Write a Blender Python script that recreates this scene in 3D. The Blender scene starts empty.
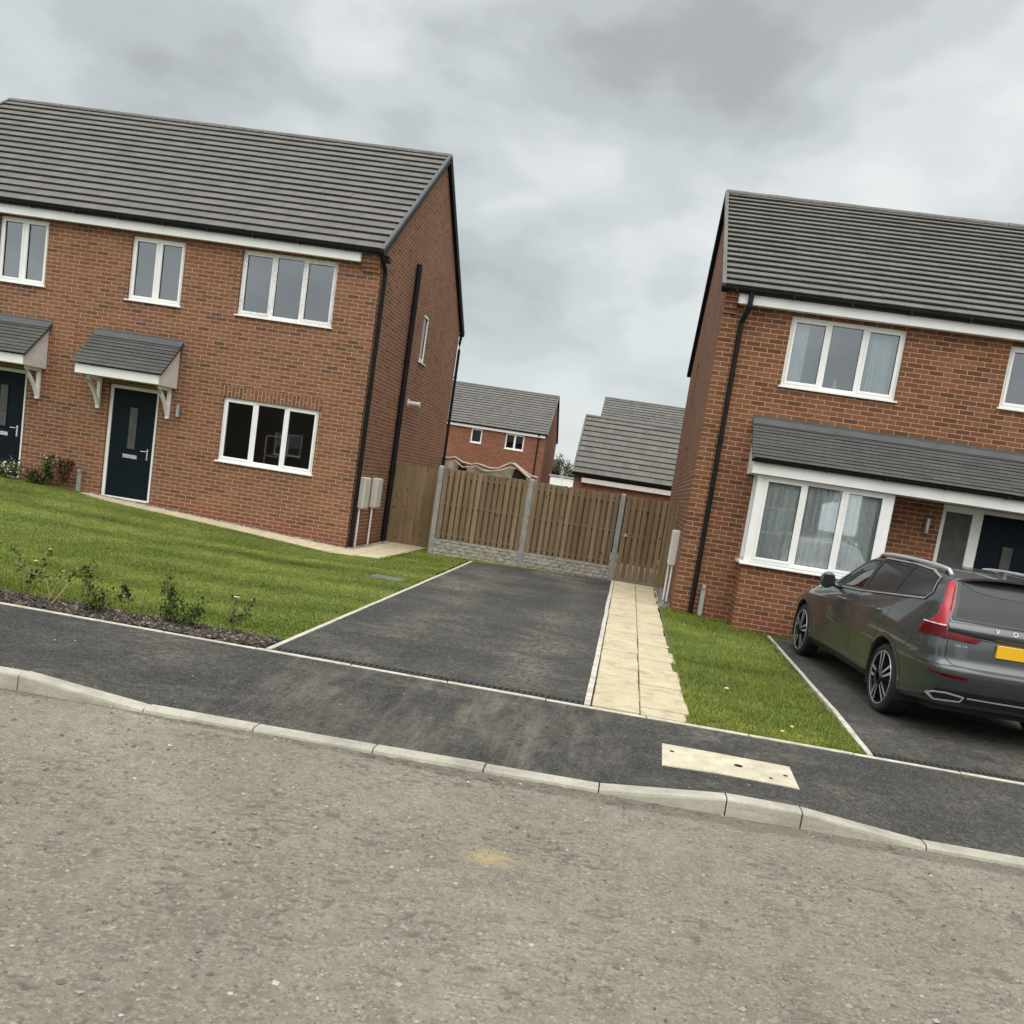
import bpy, bmesh, math, random
import numpy as np
from mathutils import Vector, Matrix
from mathutils.bvhtree import BVHTree
R = math.radians
random.seed(7); rng = np.random.default_rng(7)
scene = bpy.context.scene
COL = scene.collection

# ------------------------------------------------------------------ helpers
def link(o, parent=None):
    COL.objects.link(o)
    if parent is not None: o.parent = parent
    return o

def tag(o, label=None, cat=None, group=None, kind=None):
    if label: o['label'] = label
    if cat: o['category'] = cat
    if group: o['group'] = group
    if kind: o['kind'] = kind
    return o

def empty(name, loc=(0, 0, 0), rz=0.0):
    o = bpy.data.objects.new(name, None)
    o.empty_display_size = 0.2
    o.location = loc; o.rotation_euler = (0, 0, rz)
    return link(o)

def copy_tree(o, parent=None):
    c = o.copy(); COL.objects.link(c)
    if parent is not None: c.parent = parent
    for ch in list(o.children): copy_tree(ch, c)
    return c

class MB:
    """collects faces of one mesh, with uv in metres"""
    def __init__(s): s.v = []; s.f = []; s.uv = []; s.m = []; s.sm = []; s.cuts = [0]
    def cut(s): s.cuts.append(len(s.f))
    def build_each(s, name, mats, parent=None):
        """one object for every run of faces between cut() marks"""
        e = sorted(set(s.cuts + [len(s.f)])); out = []
        for a, b in zip(e, e[1:]):
            if a == b: continue
            m = MB()
            for i in range(a, b): m.face([s.v[j] for j in s.f[i]], s.uv[i], s.m[i], s.sm[i])
            out.append(m.build(name, mats, parent))
        return out
    def face(s, pts, uv=None, mi=0, smooth=False):
        b = len(s.v); pts = [Vector(p) for p in pts]
        s.v += pts; s.f.append(tuple(range(b, b + len(pts))))
        if uv is None:
            n = Vector((0, 0, 0))
            for i in range(1, len(pts) - 1): n += (pts[i] - pts[0]).cross(pts[i + 1] - pts[0])
            a = [abs(n.x), abs(n.y), abs(n.z)]; k = a.index(max(a))
            uv = [((p.y, p.z) if k == 0 else (p.x, p.z) if k == 1 else (p.x, p.y)) for p in pts]
        s.uv.append(uv); s.m.append(mi); s.sm.append(smooth)
    def box(s, x0, x1, y0, y1, z0, z1, mi=0):
        p = [(x0,y0,z0),(x1,y0,z0),(x1,y1,z0),(x0,y1,z0),(x0,y0,z1),(x1,y0,z1),(x1,y1,z1),(x0,y1,z1)]
        for q in ((0,3,2,1),(4,5,6,7),(0,1,5,4),(1,2,6,5),(2,3,7,6),(3,0,4,7)): s.face([p[i] for i in q], mi=mi)
    def bbox(s, x0, x1, y0, y1, z0, z1, b=0.005, mi=0):
        """box with chamfered edges"""
        bm = bmesh.new()
        bmesh.ops.create_cube(bm, size=1, matrix=Matrix.Translation(((x0+x1)/2,(y0+y1)/2,(z0+z1)/2)) @ Matrix.Diagonal((x1-x0, y1-y0, z1-z0, 1)))
        b = min(b, (x1-x0)*.45, (y1-y0)*.45, (z1-z0)*.45)
        bmesh.ops.bevel(bm, geom=bm.edges[:], offset=b, segments=1, affect='EDGES', profile=.5)
        for f in bm.faces: s.face([v.co.copy() for v in f.verts], mi=mi)
        bm.free()
    def prism(s, poly, axis, a0, a1, mi=0):
        """poly in the two other axes (cyclic order), extruded along axis"""
        def P(q, a):
            if axis == 'x': return (a, q[0], q[1])
            if axis == 'y': return (q[0], a, q[1])
            return (q[0], q[1], a)
        n = len(poly)
        s.face([P(q, a0) for q in poly], mi=mi); s.face([P(q, a1) for q in reversed(poly)], mi=mi)
        for i in range(n):
            q, w = poly[i], poly[(i+1) % n]
            s.face([P(w, a0), P(q, a0), P(q, a1), P(w, a1)], mi=mi)
    def tube(s, path, r, n=10, caps=True, mi=0, r1=None):
        path = [Vector(p) for p in path]; rings = []
        m = len(path)
        for i, p in enumerate(path):
            t = (path[min(i+1, m-1)] - path[max(i-1, 0)]).normalized()
            u = t.cross(Vector((0, 0, 1)))
            if u.length < 1e-3: u = t.cross(Vector((0, 1, 0)))
            u.normalize(); w = t.cross(u)
            rr = r if r1 is None else r + (r1 - r) * i / max(1, m-1)
            rings.append([p + u*math.cos(2*math.pi*k/n)*rr + w*math.sin(2*math.pi*k/n)*rr for k in range(n)])
        for i in range(m-1):
            for k in range(n):
                j = (k+1) % n
                s.face([rings[i][k], rings[i+1][k], rings[i+1][j], rings[i][j]], mi=mi, smooth=True)
        if caps:
            s.face(rings[0], mi=mi); s.face(list(reversed(rings[-1])), mi=mi)
    def strip(s, pts_a, pts_b, mi=0, smooth=False):
        for i in range(len(pts_a)-1): s.face([pts_a[i], pts_a[i+1], pts_b[i+1], pts_b[i]], mi=mi, smooth=smooth)
    def build(s, name, mats, parent=None, merge=False, loc=None, rot=None):
        me = bpy.data.meshes.new(name)
        me.from_pydata(s.v, [], s.f)
        if not isinstance(mats, (list, tuple)): mats = [mats]
        for m in mats: me.materials.append(m)
        uvl = me.uv_layers.new(name='UVMap')
        flat = [c for uv in s.uv for q in uv for c in q]
        uvl.data.foreach_set('uv', flat)
        me.polygons.foreach_set('material_index', s.m)
        me.polygons.foreach_set('use_smooth', s.sm)
        if merge:
            bm = bmesh.new(); bm.from_mesh(me); bmesh.ops.remove_doubles(bm, verts=bm.verts[:], dist=1e-4)
            bmesh.ops.recalc_face_normals(bm, faces=bm.faces[:]); bm.to_mesh(me); bm.free()
        me.update()
        o = bpy.data.objects.new(name, me)
        if loc is not None: o.location = loc
        if rot is not None: o.rotation_euler = rot
        return link(o, parent)

def mesh_np(name, V, F, mat, parent=None, rnd=None, smooth=False):
    """fast mesh from arrays; F is (n,3) or (n,4)"""
    me = bpy.data.meshes.new(name)
    V = np.asarray(V, np.float32); F = np.asarray(F, np.int32)
    me.vertices.add(len(V)); me.vertices.foreach_set('co', V.ravel())
    k = F.shape[1]
    me.loops.add(F.size); me.loops.foreach_set('vertex_index', F.ravel())
    me.polygons.add(len(F)); me.polygons.foreach_set('loop_start', np.arange(0, F.size, k, dtype=np.int32))
    me.polygons.foreach_set('use_smooth', np.full(len(F), smooth))
    if rnd is not None:
        a = me.attributes.new('rnd', 'FLOAT', 'POINT'); a.data.foreach_set('value', np.asarray(rnd, np.float32))
    me.materials.append(mat); me.update(calc_edges=True); me.validate()
    return link(bpy.data.objects.new(name, me), parent)

def vnoise(x, y, seed=0):
    """smooth value noise on arrays"""
    xi = np.floor(x).astype(np.int64); yi = np.floor(y).astype(np.int64)
    fx = x - xi; fy = y - yi; fx = fx*fx*(3-2*fx); fy = fy*fy*(3-2*fy)
    def h(a, b):
        n = (a*374761393 + b*668265263 + seed*1442695041) & 0x7fffffff
        n = ((n ^ (n >> 13)) * 1274126177) & 0x7fffffff
        return ((n ^ (n >> 16)) & 0xffff) / 65535.0
    return (h(xi,yi)*(1-fx)+h(xi+1,yi)*fx)*(1-fy) + (h(xi,yi+1)*(1-fx)+h(xi+1,yi+1)*fx)*fy
def fbm(x, y, seed=0, o=4):
    s = 0; a = .5
    for i in range(o): s = s + a*vnoise(x*2**i, y*2**i, seed+i); a *= .5
    return s

# ------------------------------------------------------------------ materials
class NT:
    def __init__(s, name):
        s.mat = bpy.data.materials.new(name); s.mat.use_nodes = True
        s.t = s.mat.node_tree; s.n = s.t.nodes; s.l = s.t.links
        s.b = s.n['Principled BSDF']
    def new(s, typ, **kw):
        n = s.n.new(typ)
        for k, v in kw.items():
            if k.startswith('i_'):
                key = k[2:]; key = int(key) if key.isdigit() else key.replace('_', ' ')
                n.inputs[key].default_value = v
            else: setattr(n, k, v)
        return n
    def link(s, a, b): s.l.new(a, b)
    def coords(s, kind='Object', scale=(1,1,1), rot=(0,0,0)):
        tc = s.new('ShaderNodeTexCoord'); mp = s.new('ShaderNodeMapping')
        mp.inputs['Scale'].default_value = scale; mp.inputs['Rotation'].default_value = rot
        s.link(tc.outputs[kind], mp.inputs['Vector']); return mp.outputs['Vector']
    def noise(s, vec, scale, detail=4, rough=.55, dist=0.0):
        n = s.new('ShaderNodeTexNoise'); n.inputs['Scale'].default_value = scale; n.inputs['Detail'].default_value = detail
        n.inputs['Roughness'].default_value = rough; n.inputs['Distortion'].default_value = dist
        s.link(vec, n.inputs['Vector']); return n.outputs['Fac']
    def ramp(s, fac, stops):
        n = s.new('ShaderNodeValToRGB'); cr = n.color_ramp
        while len(cr.elements) < len(stops): cr.elements.new(.5)
        for e, (p, c) in zip(cr.elements, stops):
            e.position = p; e.color = (c, c, c, 1) if isinstance(c, (int, float)) else (*c, 1)
        s.link(fac, n.inputs['Fac']); return n.outputs['Color']
    def mix(s, fac, a, b, blend='MIX'):
        n = s.new('ShaderNodeMix', data_type='RGBA', blend_type=blend)
        for sock, v in ((n.inputs[0], fac), (n.inputs[6], a), (n.inputs[7], b)):
            if isinstance(v, (int, float)): sock.default_value = v
            elif isinstance(v, tuple): sock.default_value = (*v, 1)
            else: s.link(v, sock)
        return n.outputs[2]
    def math(s, op, a, b=None):
        n = s.new('ShaderNodeMath', operation=op)
        for i, v in enumerate((a, b)):
            if v is None: continue
            if isinstance(v, (int, float)): n.inputs[i].default_value = v
            else: s.link(v, n.inputs[i])
        return n.outputs[0]
    def bump(s, h, strength=.4, dist=.01):
        n = s.new('ShaderNodeBump'); n.inputs['Strength'].default_value = strength; n.inputs['Distance'].default_value = dist
        s.link(h, n.inputs['Height']); s.link(n.outputs['Normal'], s.b.inputs['Normal'])
    def color(s, c):
        if isinstance(c, tuple): s.b.inputs['Base Color'].default_value = (*c, 1)
        else: s.link(c, s.b.inputs['Base Color'])
    def rough(s, v):
        if isinstance(v, (int, float)): s.b.inputs['Roughness'].default_value = v
        else: s.link(v, s.b.inputs['Roughness'])

def plain(name, col, rough=.5, metal=0., var=.08, scale=6., bump=0., coat=0., spec=.5):
    t = NT(name); v = t.coords('Object')
    n = t.noise(v, scale, 5)
    d = tuple(max(0, c*(1-var)) for c in col); u = tuple(min(1, c*(1+var)) for c in col)
    t.color(t.ramp(n, [(.3, d), (.7, u)])); t.rough(rough)
    t.b.inputs['Metallic'].default_value = metal; t.b.inputs['Coat Weight'].default_value = coat
    t.b.inputs['Specular IOR Level'].default_value = spec
    if bump: t.bump(t.noise(v, scale*8, 3), bump, .004)
    return t.mat

def brick_mat(name, stops, mortar, low=None, bw=.237, bh=.079):
    t = NT(name)
    uv = t.coords('UV')
    b = t.new('ShaderNodeTexBrick', offset=.5, offset_frequency=2)
    b.inputs['Scale'].default_value = 1; b.inputs['Brick Width'].default_value = bw; b.inputs['Row Height'].default_value = bh
    b.inputs['Mortar Size'].default_value = .0068; b.inputs['Mortar Smooth'].default_value = .3; b.inputs['Bias'].default_value = 0
    b.inputs['Color1'].default_value = (0,0,0,1); b.inputs['Color2'].default_value = (1,1,1,1); b.inputs['Mortar'].default_value = (.5,.5,.5,1)
    wob = t.new('ShaderNodeMix', data_type='VECTOR'); wob.inputs[0].default_value = .004
    nz = t.new('ShaderNodeTexNoise'); nz.inputs['Scale'].default_value = 9; t.link(uv, nz.inputs['Vector'])
    add = t.new('ShaderNodeVectorMath', operation='MULTIPLY_ADD'); add.inputs[1].default_value = (.010,.007,0)
    t.link(nz.outputs['Color'], add.inputs[0]); t.link(uv, add.inputs[2]); t.link(add.outputs[0], b.inputs['Vector'])
    col = t.ramp(b.outputs['Color'], stops)
    big = t.noise(uv, .55, 5, .6); fine = t.noise(uv, 38, 4, .65); med = t.noise(uv, 7, 3)
    col = t.mix(t.ramp(big, [(.38, 0), (.68, .45)]), col, tuple(c*.78 for c in stops[0][1]), 'MIX')
    col = t.mix(.5, col, t.ramp(fine, [(.25, .42), (.75, .62)]), 'OVERLAY')
    if low:
        sx = t.new('ShaderNodeSeparateXYZ'); t.link(uv, sx.inputs[0])
        hgt = t.math('ADD', sx.outputs[1], t.math('MULTIPLY', big, .5))
        col = t.mix(t.ramp(hgt, [(.30, .75), (.48, 0)]), col, low)
    mcol = t.mix(t.ramp(med, [(.35, 0), (.75, .7)]), mortar, tuple(c*.5 for c in mortar))
    col = t.mix(b.outputs['Fac'], col, mcol)
    t.color(col); t.rough(.9); t.b.inputs['Specular IOR Level'].default_value = .25
    h = t.math('SUBTRACT', t.math('MULTIPLY', fine, .35), b.outputs['Fac'])
    t.bump(h, .55, .006)
    return t.mat

M = {}
M['brickL'] = brick_mat('brown_brick', [(0,(.105,.060,.038)),(.06,(.135,.070,.042)),(.13,(.175,.075,.038)),(.32,(.205,.088,.043)),(.5,(.215,.104,.056)),(.66,(.225,.095,.047)),(.84,(.25,.115,.060)),(1,(.22,.076,.037))], (.47,.315,.225), low=(.21,.068,.042))
M['brickR'] = brick_mat('red_brick', [(0,(.105,.048,.026)),(.15,(.145,.060,.028)),(.4,(.18,.072,.033)),(.6,(.20,.084,.040)),(.85,(.225,.095,.047)),(1,(.20,.066,.032))], (.46,.30,.205), low=(.20,.062,.034))
M['brickF'] = brick_mat('far_red_brick', [(0,(.15,.060,.033)),(.5,(.205,.080,.044)),(1,(.25,.10,.058))], (.30,.18,.12))

def tile_mat(name, base, bw=.33, gauge=.33):
    t = NT(name); uv = t.coords('UV')
    b = t.new('ShaderNodeTexBrick', offset=.5, offset_frequency=2)
    for k, v in (('Scale',1),('Brick Width',bw),('Row Height',gauge),('Mortar Size',.003),('Mortar Smooth',.1),('Bias',0)): b.inputs[k].default_value = v
    b.inputs['Color1'].default_value = (0,0,0,1); b.inputs['Color2'].default_value = (1,1,1,1); b.inputs['Mortar'].default_value = (.5,.5,.5,1)
    t.link(uv, b.inputs['Vector'])
    c = t.ramp(b.outputs['Color'], [(0, tuple(x*.84 for x in base)), (1, tuple(x*1.12 for x in base))])
    st = t.noise(t.coords('UV', (1.4,.35,1)), 2.2, 6, .65); fi = t.noise(uv, 55, 3)
    c = t.mix(t.ramp(st, [(.4, 0), (.75, .5)]), c, tuple(x*1.28+.01 for x in base))
    c = t.mix(.35, c, t.ramp(fi, [(.2,.38),(.8,.62)]), 'OVERLAY')
    c = t.mix(b.outputs['Fac'], c, tuple(x*.35 for x in base))
    t.color(c); t.rough(.82); t.bump(t.math('SUBTRACT', t.math('MULTIPLY', fi, .4), b.outputs['Fac']), .35, .004)
    return t.mat
M['tile'] = tile_mat('grey_concrete_tile', (.128,.118,.104))
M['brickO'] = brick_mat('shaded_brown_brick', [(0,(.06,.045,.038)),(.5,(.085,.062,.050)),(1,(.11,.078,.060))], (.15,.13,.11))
M['tileD'] = tile_mat('dark_grey_tile', (.072,.069,.065), .3, .12)
M['lead'] = plain('lead_flashing', (.074,.078,.081), .6, .0, .15, 4)
M['white'] = plain('white_upvc', (.80,.79,.76), .38, var=.05, scale=2.2)
M['whiteD'] = plain('aged_white_boarding', (.66,.62,.59), .5, var=.10, scale=5)
def scuffed():
    t = NT('scuffed_white_upvc'); v = t.coords('Object')
    n = t.noise(v, 26, 5, .7); g = t.noise(v, 3.0, 2)
    f = t.math('MULTIPLY', t.ramp(n, [(.5, 0), (.6, 1)]), t.ramp(g, [(.4, .15), (.6, .8)]))
    t.color(t.mix(f, (.76,.75,.73), (.36,.34,.31))); t.rough(.5); return t.mat
M['scuff'] = scuffed()
M['black'] = plain('black_plastic', (.009,.009,.010), .6, var=.2, spec=.18)
M['navy'] = plain('navy_door_paint', (.004,.009,.014), .5, var=.12, scale=2, spec=.12)
M['chrome'] = plain('polished_metal', (.72,.72,.72), .18, 1.0, .03)
M['steel'] = plain('dull_steel', (.42,.42,.42), .4, .8, .1)
M['frost'] = plain('obscure_glass', (.075,.072,.068), .3, var=.25, scale=9, spec=.3)
M['meter'] = plain('meter_box_plastic', (.60,.555,.51), .55, var=.05)
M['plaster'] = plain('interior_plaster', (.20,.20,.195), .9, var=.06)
M['curtain'] = None
def curtain_mat():
    t = NT('net_curtain'); v = t.coords('Object', (1,1,1))
    a = t.noise(t.coords('Object', (9,9,.35)), 1.6, 4, .6); b = t.noise(v, 14, 5, .6)
    c = t.ramp(a, [(.3,(.56,.58,.58)),(.5,(.80,.82,.80)),(.7,(.90,.90,.84))])
    c = t.mix(t.ramp(b, [(.42,0),(.66,.5)]), c, (.46,.55,.62))
    t.color(c); t.rough(.9); return t.mat
M['curtain'] = curtain_mat()
M['voile'] = plain('pale_curtain', (.80,.82,.80), .9, var=.06, scale=3)
def glass_mat(name, refl, trans):
    t = NT(name); n = t.n; n.remove(t.b)
    out = n['Material Output']
    gl = t.new('ShaderNodeBsdfGlossy'); gl.inputs['Roughness'].default_value = .015; gl.inputs['Color'].default_value = (.93,.97,1,1)
    tr = t.new('ShaderNodeBsdfTransparent'); tr.inputs['Color'].default_value = (*trans, 1)
    lw = t.new('ShaderNodeFresnel'); lw.inputs['IOR'].default_value = 1.5
    f = t.math('MINIMUM', t.math('ADD', lw.outputs[0], refl), 1.0)
    v = t.coords('Object'); bp = t.new('ShaderNodeBump'); bp.inputs['Strength'].default_value = .035; bp.inputs['Distance'].default_value = .02
    t.link(t.noise(v, 1.3, 2), bp.inputs['Height']); t.link(bp.outputs[0], gl.inputs['Normal'])
    mx = t.new('ShaderNodeMixShader'); t.link(f, mx.inputs[0]); t.link(tr.outputs[0], mx.inputs[1]); t.link(gl.outputs[0], mx.inputs[2])
    t.link(mx.outputs[0], out.inputs['Surface']); return t.mat
M['glass'] = glass_mat('window_glass', .13, (.66,.74,.77))
M['glassC'] = glass_mat('clear_window_glass', .16, (.93,.95,.94))
M['carglassF'] = glass_mat('light_car_glass', .06, (.62,.66,.62))
M['carglass'] = glass_mat('tinted_car_glass', -.06, (.05,.055,.06))

def wood_mat(name, c0, c1, c2):
    t = NT(name)
    v = t.coords('Object', (14,14,.8)); g = t.noise(v, 1.5, 6, .65, .6); big = t.noise(t.coords('Object', (6,6,.5)), 1.0, 3)
    geo = t.new('ShaderNodeNewGeometry')
    c = t.ramp(g, [(.25,c0),(.5,c1),(.75,c2)])
    c = t.mix(t.math('MULTIPLY', geo.outputs['Random Per Island'], .72), c, tuple(x*.52 for x in c1))
    c = t.mix(t.ramp(big, [(.45,0),(.7,.5)]), c, tuple(x*.6 for x in c0))
    vo = t.new('ShaderNodeTexVoronoi'); vo.inputs['Scale'].default_value = 1; t.link(t.coords('Object', (6,6,3.2)), vo.inputs['Vector'])
    c = t.mix(t.ramp(vo.outputs['Distance'], [(.07,.85),(.13,0)]), c, (.03,.018,.009))
    t.color(c); t.rough(.85); t.b.inputs['Specular IOR Level'].default_value = .2; t.bump(g, .35, .004); return t.mat
M['wood'] = wood_mat('weathered_fence_timber', (.160,.106,.058), (.24,.167,.097), (.33,.25,.165))
M['woodG'] = wood_mat('treated_gate_timber', (.185,.125,.062), (.26,.185,.098), (.34,.255,.150))
def concrete(name, c, var=.18, sc=5, bump=.3):
    t = NT(name); v = t.coords('Object'); a = t.noise(v, sc, 6, .65); b = t.noise(v, 70, 3)
    col = t.ramp(a, [(.3, tuple(x*(1-var) for x in c)), (.7, tuple(min(1,x*(1+var)) for x in c))])
    col = t.mix(.4, col, t.ramp(b, [(.25,.36),(.75,.64)]), 'OVERLAY')
    t.color(col); t.rough(.9); t.bump(b, bump, .003); return t.mat
M['post'] = concrete('grey_concrete_post', (.245,.240,.218), .25, 9)
M['gravelboard'] = concrete('stone_face_concrete', (.27,.245,.20), .4, 12)
M['edging'] = concrete('pale_concrete_edging', (.50,.46,.375), .28, 7)
def kerb_mat():
    t = NT('kerb_concrete'); v = t.coords('Object'); a = t.noise(v, 2.6, 6, .7); b = t.noise(v, 60, 4, .6); c3 = t.noise(t.coords('Object', (1,1,9)), 3, 3)
    col = t.ramp(a, [(.32,(.27,.245,.20)),(.55,(.41,.375,.305)),(.72,(.50,.46,.38))])
    col = t.mix(t.ramp(c3, [(.5,0),(.72,.55)]), col, (.27,.245,.20))
    col = t.mix(.5, col, t.ramp(b, [(.25,.36),(.75,.64)]), 'OVERLAY')
    t.color(col); t.rough(.9); t.bump(b, .4, .004); return t.mat
M['kerb'] = kerb_mat()
def slab_mat():
    t = NT('sandstone_paving'); v = t.coords('Object'); geo = t.new('ShaderNodeNewGeometry')
    a = t.noise(t.coords('Object', (1,3,1), (0,0,.3)), 2.4, 6, .65, .6); b = t.noise(v, 60, 4)
    col = t.ramp(a, [(.28,(.44,.355,.215)),(.5,(.57,.475,.305)),(.75,(.64,.56,.40))])
    col = t.mix(t.math('MULTIPLY', geo.outputs['Random Per Island'], .5), col, (.46,.385,.27))
    dirt = t.noise(v, 5, 6, .7)
    col = t.mix(t.ramp(dirt, [(.48,0),(.70,.6)]), col, (.27,.23,.165))
    col = t.mix(.35, col, t.ramp(b, [(.25,.4),(.75,.6)]), 'OVERLAY')
    t.color(col); t.rough(.88); t.bump(t.math('ADD', a, t.math('MULTIPLY', b, .3)), .3, .006); return t.mat
M['slab'] = slab_mat()
def asphalt(name, base, dust, amt, streak=(1.2,.5,1), rot=0.0, fans=False):
    t = NT(name); v = t.coords('Object')
    vo = t.new('ShaderNodeTexVoronoi'); vo.inputs['Scale'].default_value = 95; t.link(v, vo.inputs['Vector'])
    vs_ = t.new('ShaderNodeSeparateColor'); t.link(vo.outputs['Color'], vs_.inputs[0])
    gr = t.noise(v, 34, 5, .75); gr2 = t.noise(v, 9, 6, .7)
    col = t.ramp(vs_.outputs[0], [(0, tuple(x*.55 for x in base)), (.55, base), (.88, tuple(x*1.6 for x in base)), (1, tuple(x*2.3 for x in base))])
    col = t.mix(.75, col, t.ramp(gr, [(.25,.28),(.75,.70)]), 'OVERLAY')
    col = t.mix(.6, col, t.ramp(gr2, [(.28,.33),(.72,.66)]), 'OVERLAY')
    st = t.noise(t.coords('Object', streak, (0,0,rot)), 1.0, 8, .70, .35)
    st2 = t.noise(v, .38, 4, .6, .3)
    m = t.math('MULTIPLY', t.ramp(st, [(.42, 0), (.70, 1)]), t.ramp(st2, [(.36, .10), (.62, 1)]))
    fine = t.noise(v, 16, 6, .75)
    m = t.math('MULTIPLY', m, t.ramp(fine, [(.40,.05),(.62,1.0)]))
    col = t.mix(t.math('MULTIPLY', m, amt), col, dust)
    sx = t.new('ShaderNodeSeparateXYZ'); t.link(v, sx.inputs[0])
    if fans:   # tyre-carried dirt fanning out over the dropped kerb
        f = t.noise(t.coords('Object', (1.7,.40,1), (0,0,-.50)), 2.0, 7, .72, .4)
        f2 = t.noise(t.coords('Object', (14,1.2,1), (0,0,-.45)), 1.5, 5, .65)
        win = t.ramp(t.math('ADD', t.math('MULTIPLY', sx.outputs[0], .1), .5), [(.17,.05),(.24,.9),(.33,.5),(.42,1),(.47,1),(.54,.08)])
        k = t.math('MULTIPLY', t.math('MULTIPLY', t.ramp(f, [(.44,0),(.68,1)]), t.ramp(f2, [(.3,.25),(.62,1)])), win)
        col = t.mix(t.math('MULTIPLY', k, .62), col, dust)
    else:      # two faint dusty wheel tracks running up the drive
        wob = t.math('ADD', sx.outputs[0], t.math('MULTIPLY', t.math('SUBTRACT', st2, .5), 1.2))
        tr = t.math('ABSOLUTE', t.math('SUBTRACT', t.math('ABSOLUTE', t.math('ADD', wob, 1.55)), .78))
        k = t.math('MULTIPLY', t.ramp(tr, [(.0,.8),(.42,0)]), t.ramp(fine, [(.42,.05),(.62,1)]))
        k = t.math('MULTIPLY', k, t.ramp(st, [(.36,.1),(.62,1)]))
        col = t.mix(t.math('MULTIPLY', k, .7), col, dust)
    t.color(col); t.rough(.9); t.b.inputs['Specular IOR Level'].default_value = .25
    t.bump(t.math('ADD', vo.outputs['Distance'], gr), .6, .006); return t.mat
M['path'] = asphalt('pavement_asphalt', (.044,.042,.039), (.25,.215,.165), .80, (.8,1.2,1), .15, True)
M['drive'] = asphalt('driveway_asphalt', (.048,.046,.043), (.24,.21,.16), 1.0, (.75,.95,1), .12)
def road_mat():
    t = NT('dusty_road'); v = t.coords('Object')
    at = t.new('ShaderNodeAttribute', attribute_name='rnd')
    a = t.noise(v, .55, 6, .65, .4); b = t.noise(v, 6, 7, .72); d = t.noise(v, 24, 6, .75); c = t.noise(v, 120, 3, .7)
    vo = t.new('ShaderNodeTexVoronoi'); vo.inputs['Scale'].default_value = 62; t.link(v, vo.inputs['Vector'])
    vs_ = t.new('ShaderNodeSeparateColor'); t.link(vo.outputs['Color'], vs_.inputs[0])
    col = t.ramp(a, [(.32,(.225,.190,.146)),(.5,(.285,.247,.192)),(.68,(.365,.322,.256))])
    col = t.mix(t.ramp(t.noise(v, 1.6, 5, .65, .8), [(.52,0),(.72,.5)]), col, (.305,.232,.180))     # pinkish dried mud
    col = t.mix(t.ramp(t.noise(v, 1.1, 5, .65, .3), [(.50,0),(.70,.6)]), col, (.185,.160,.128))     # worn darker areas
    col = t.mix(t.ramp(b, [(.36,.65),(.54,0)]), col, (.175,.152,.120))
    # embedded aggregate: pale and dark chippings showing through the dust
    show = t.ramp(d, [(.42,0),(.62,1)])
    chip = t.ramp(vs_.outputs[0], [(0,(.085,.077,.068)),(.35,(.22,.195,.152)),(.7,(.29,.255,.205)),(.95,(.34,.305,.25)),(1,(.44,.41,.35))])
    col = t.mix(t.math('MULTIPLY', show, .8), col, chip)
    col = t.mix(t.math('MULTIPLY', show, t.ramp(vo.outputs['Distance'], [(.35,0),(.75,.45)])), col, (.09,.08,.068))
    col = t.mix(.7, col, t.ramp(d, [(.25,.34),(.75,.66)]), 'OVERLAY')
    col = t.mix(.5, col, t.ramp(c, [(.25,.33),(.75,.67)]), 'OVERLAY')
    col = t.mix(t.ramp(at.outputs['Fac'], [(.0,.85),(.9,0)]), col, (.085,.074,.060))
    # ochre sandy smear near the middle of the road
    mp = t.new('ShaderNodeMapping'); mp.vector_type = 'POINT'; mp.inputs['Location'].default_value = (.43,-4.585*1.6,0); mp.inputs['Scale'].default_value = (1.0,1.6,0)
    tc = t.new('ShaderNodeTexCoord'); t.link(tc.outputs['Object'], mp.inputs['Vector'])
    ln = t.new('ShaderNodeVectorMath', operation='LENGTH'); t.link(mp.outputs[0], ln.inputs[0])
    dist = t.math('ADD', ln.outputs['Value'], t.math('MULTIPLY', t.math('SUBTRACT', b, .5), .55))
    col = t.mix(t.ramp(dist, [(.04,.6),(.20,0)]), col, (.50,.36,.17))
    t.color(col); t.rough(.92); t.b.inputs['Specular IOR Level'].default_value = .25
    t.bump(t.math('ADD', t.math('MULTIPLY', vo.outputs['Distance'], -.8), t.math('ADD', d, c)), .8, .008); return t.mat
M['road'] = road_mat()
def grass_mat():
    t = NT('grass_blade'); v = t.coords('Object'); at = t.new('ShaderNodeAttribute', attribute_name='rnd')
    c = t.ramp(at.outputs['Fac'], [(0,(.098,.142,.020)),(.5,(.186,.228,.032)),(.85,(.27,.305,.055)),(1,(.30,.28,.085))])
    big = t.noise(t.coords('Object', (.35,1.15,1), (0,0,-.08)), 1.1, 4, .55, .3); sm = t.noise(v, 3.5, 4)
    c = t.mix(t.ramp(big, [(.40,.0),(.62,.7)]), c, (.29,.29,.050))
    c = t.mix(t.ramp(sm, [(.40,.4),(.62,0)]), c, (.065,.130,.010))
    t.color(c); t.rough(.55); t.b.inputs['Specular IOR Level'].default_value = .25
    return t.mat
M['grass'] = grass_mat()
M['soil'] = concrete('lawn_soil', (.08,.105,.018), .3, 6)
M['mulch0'] = concrete('bed_soil', (.035,.027,.020), .4, 12)
def mulch():
    t = NT('bark_chip'); at = t.new('ShaderNodeAttribute', attribute_name='rnd')
    t.color(t.ramp(at.outputs['Fac'], [(0,(.025,.018,.013)),(.6,(.075,.055,.042)),(.9,(.16,.125,.10)),(1,(.32,.27,.22))])); t.rough(.9); return t.mat
M['mulch'] = mulch()
M['stone'] = None
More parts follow.
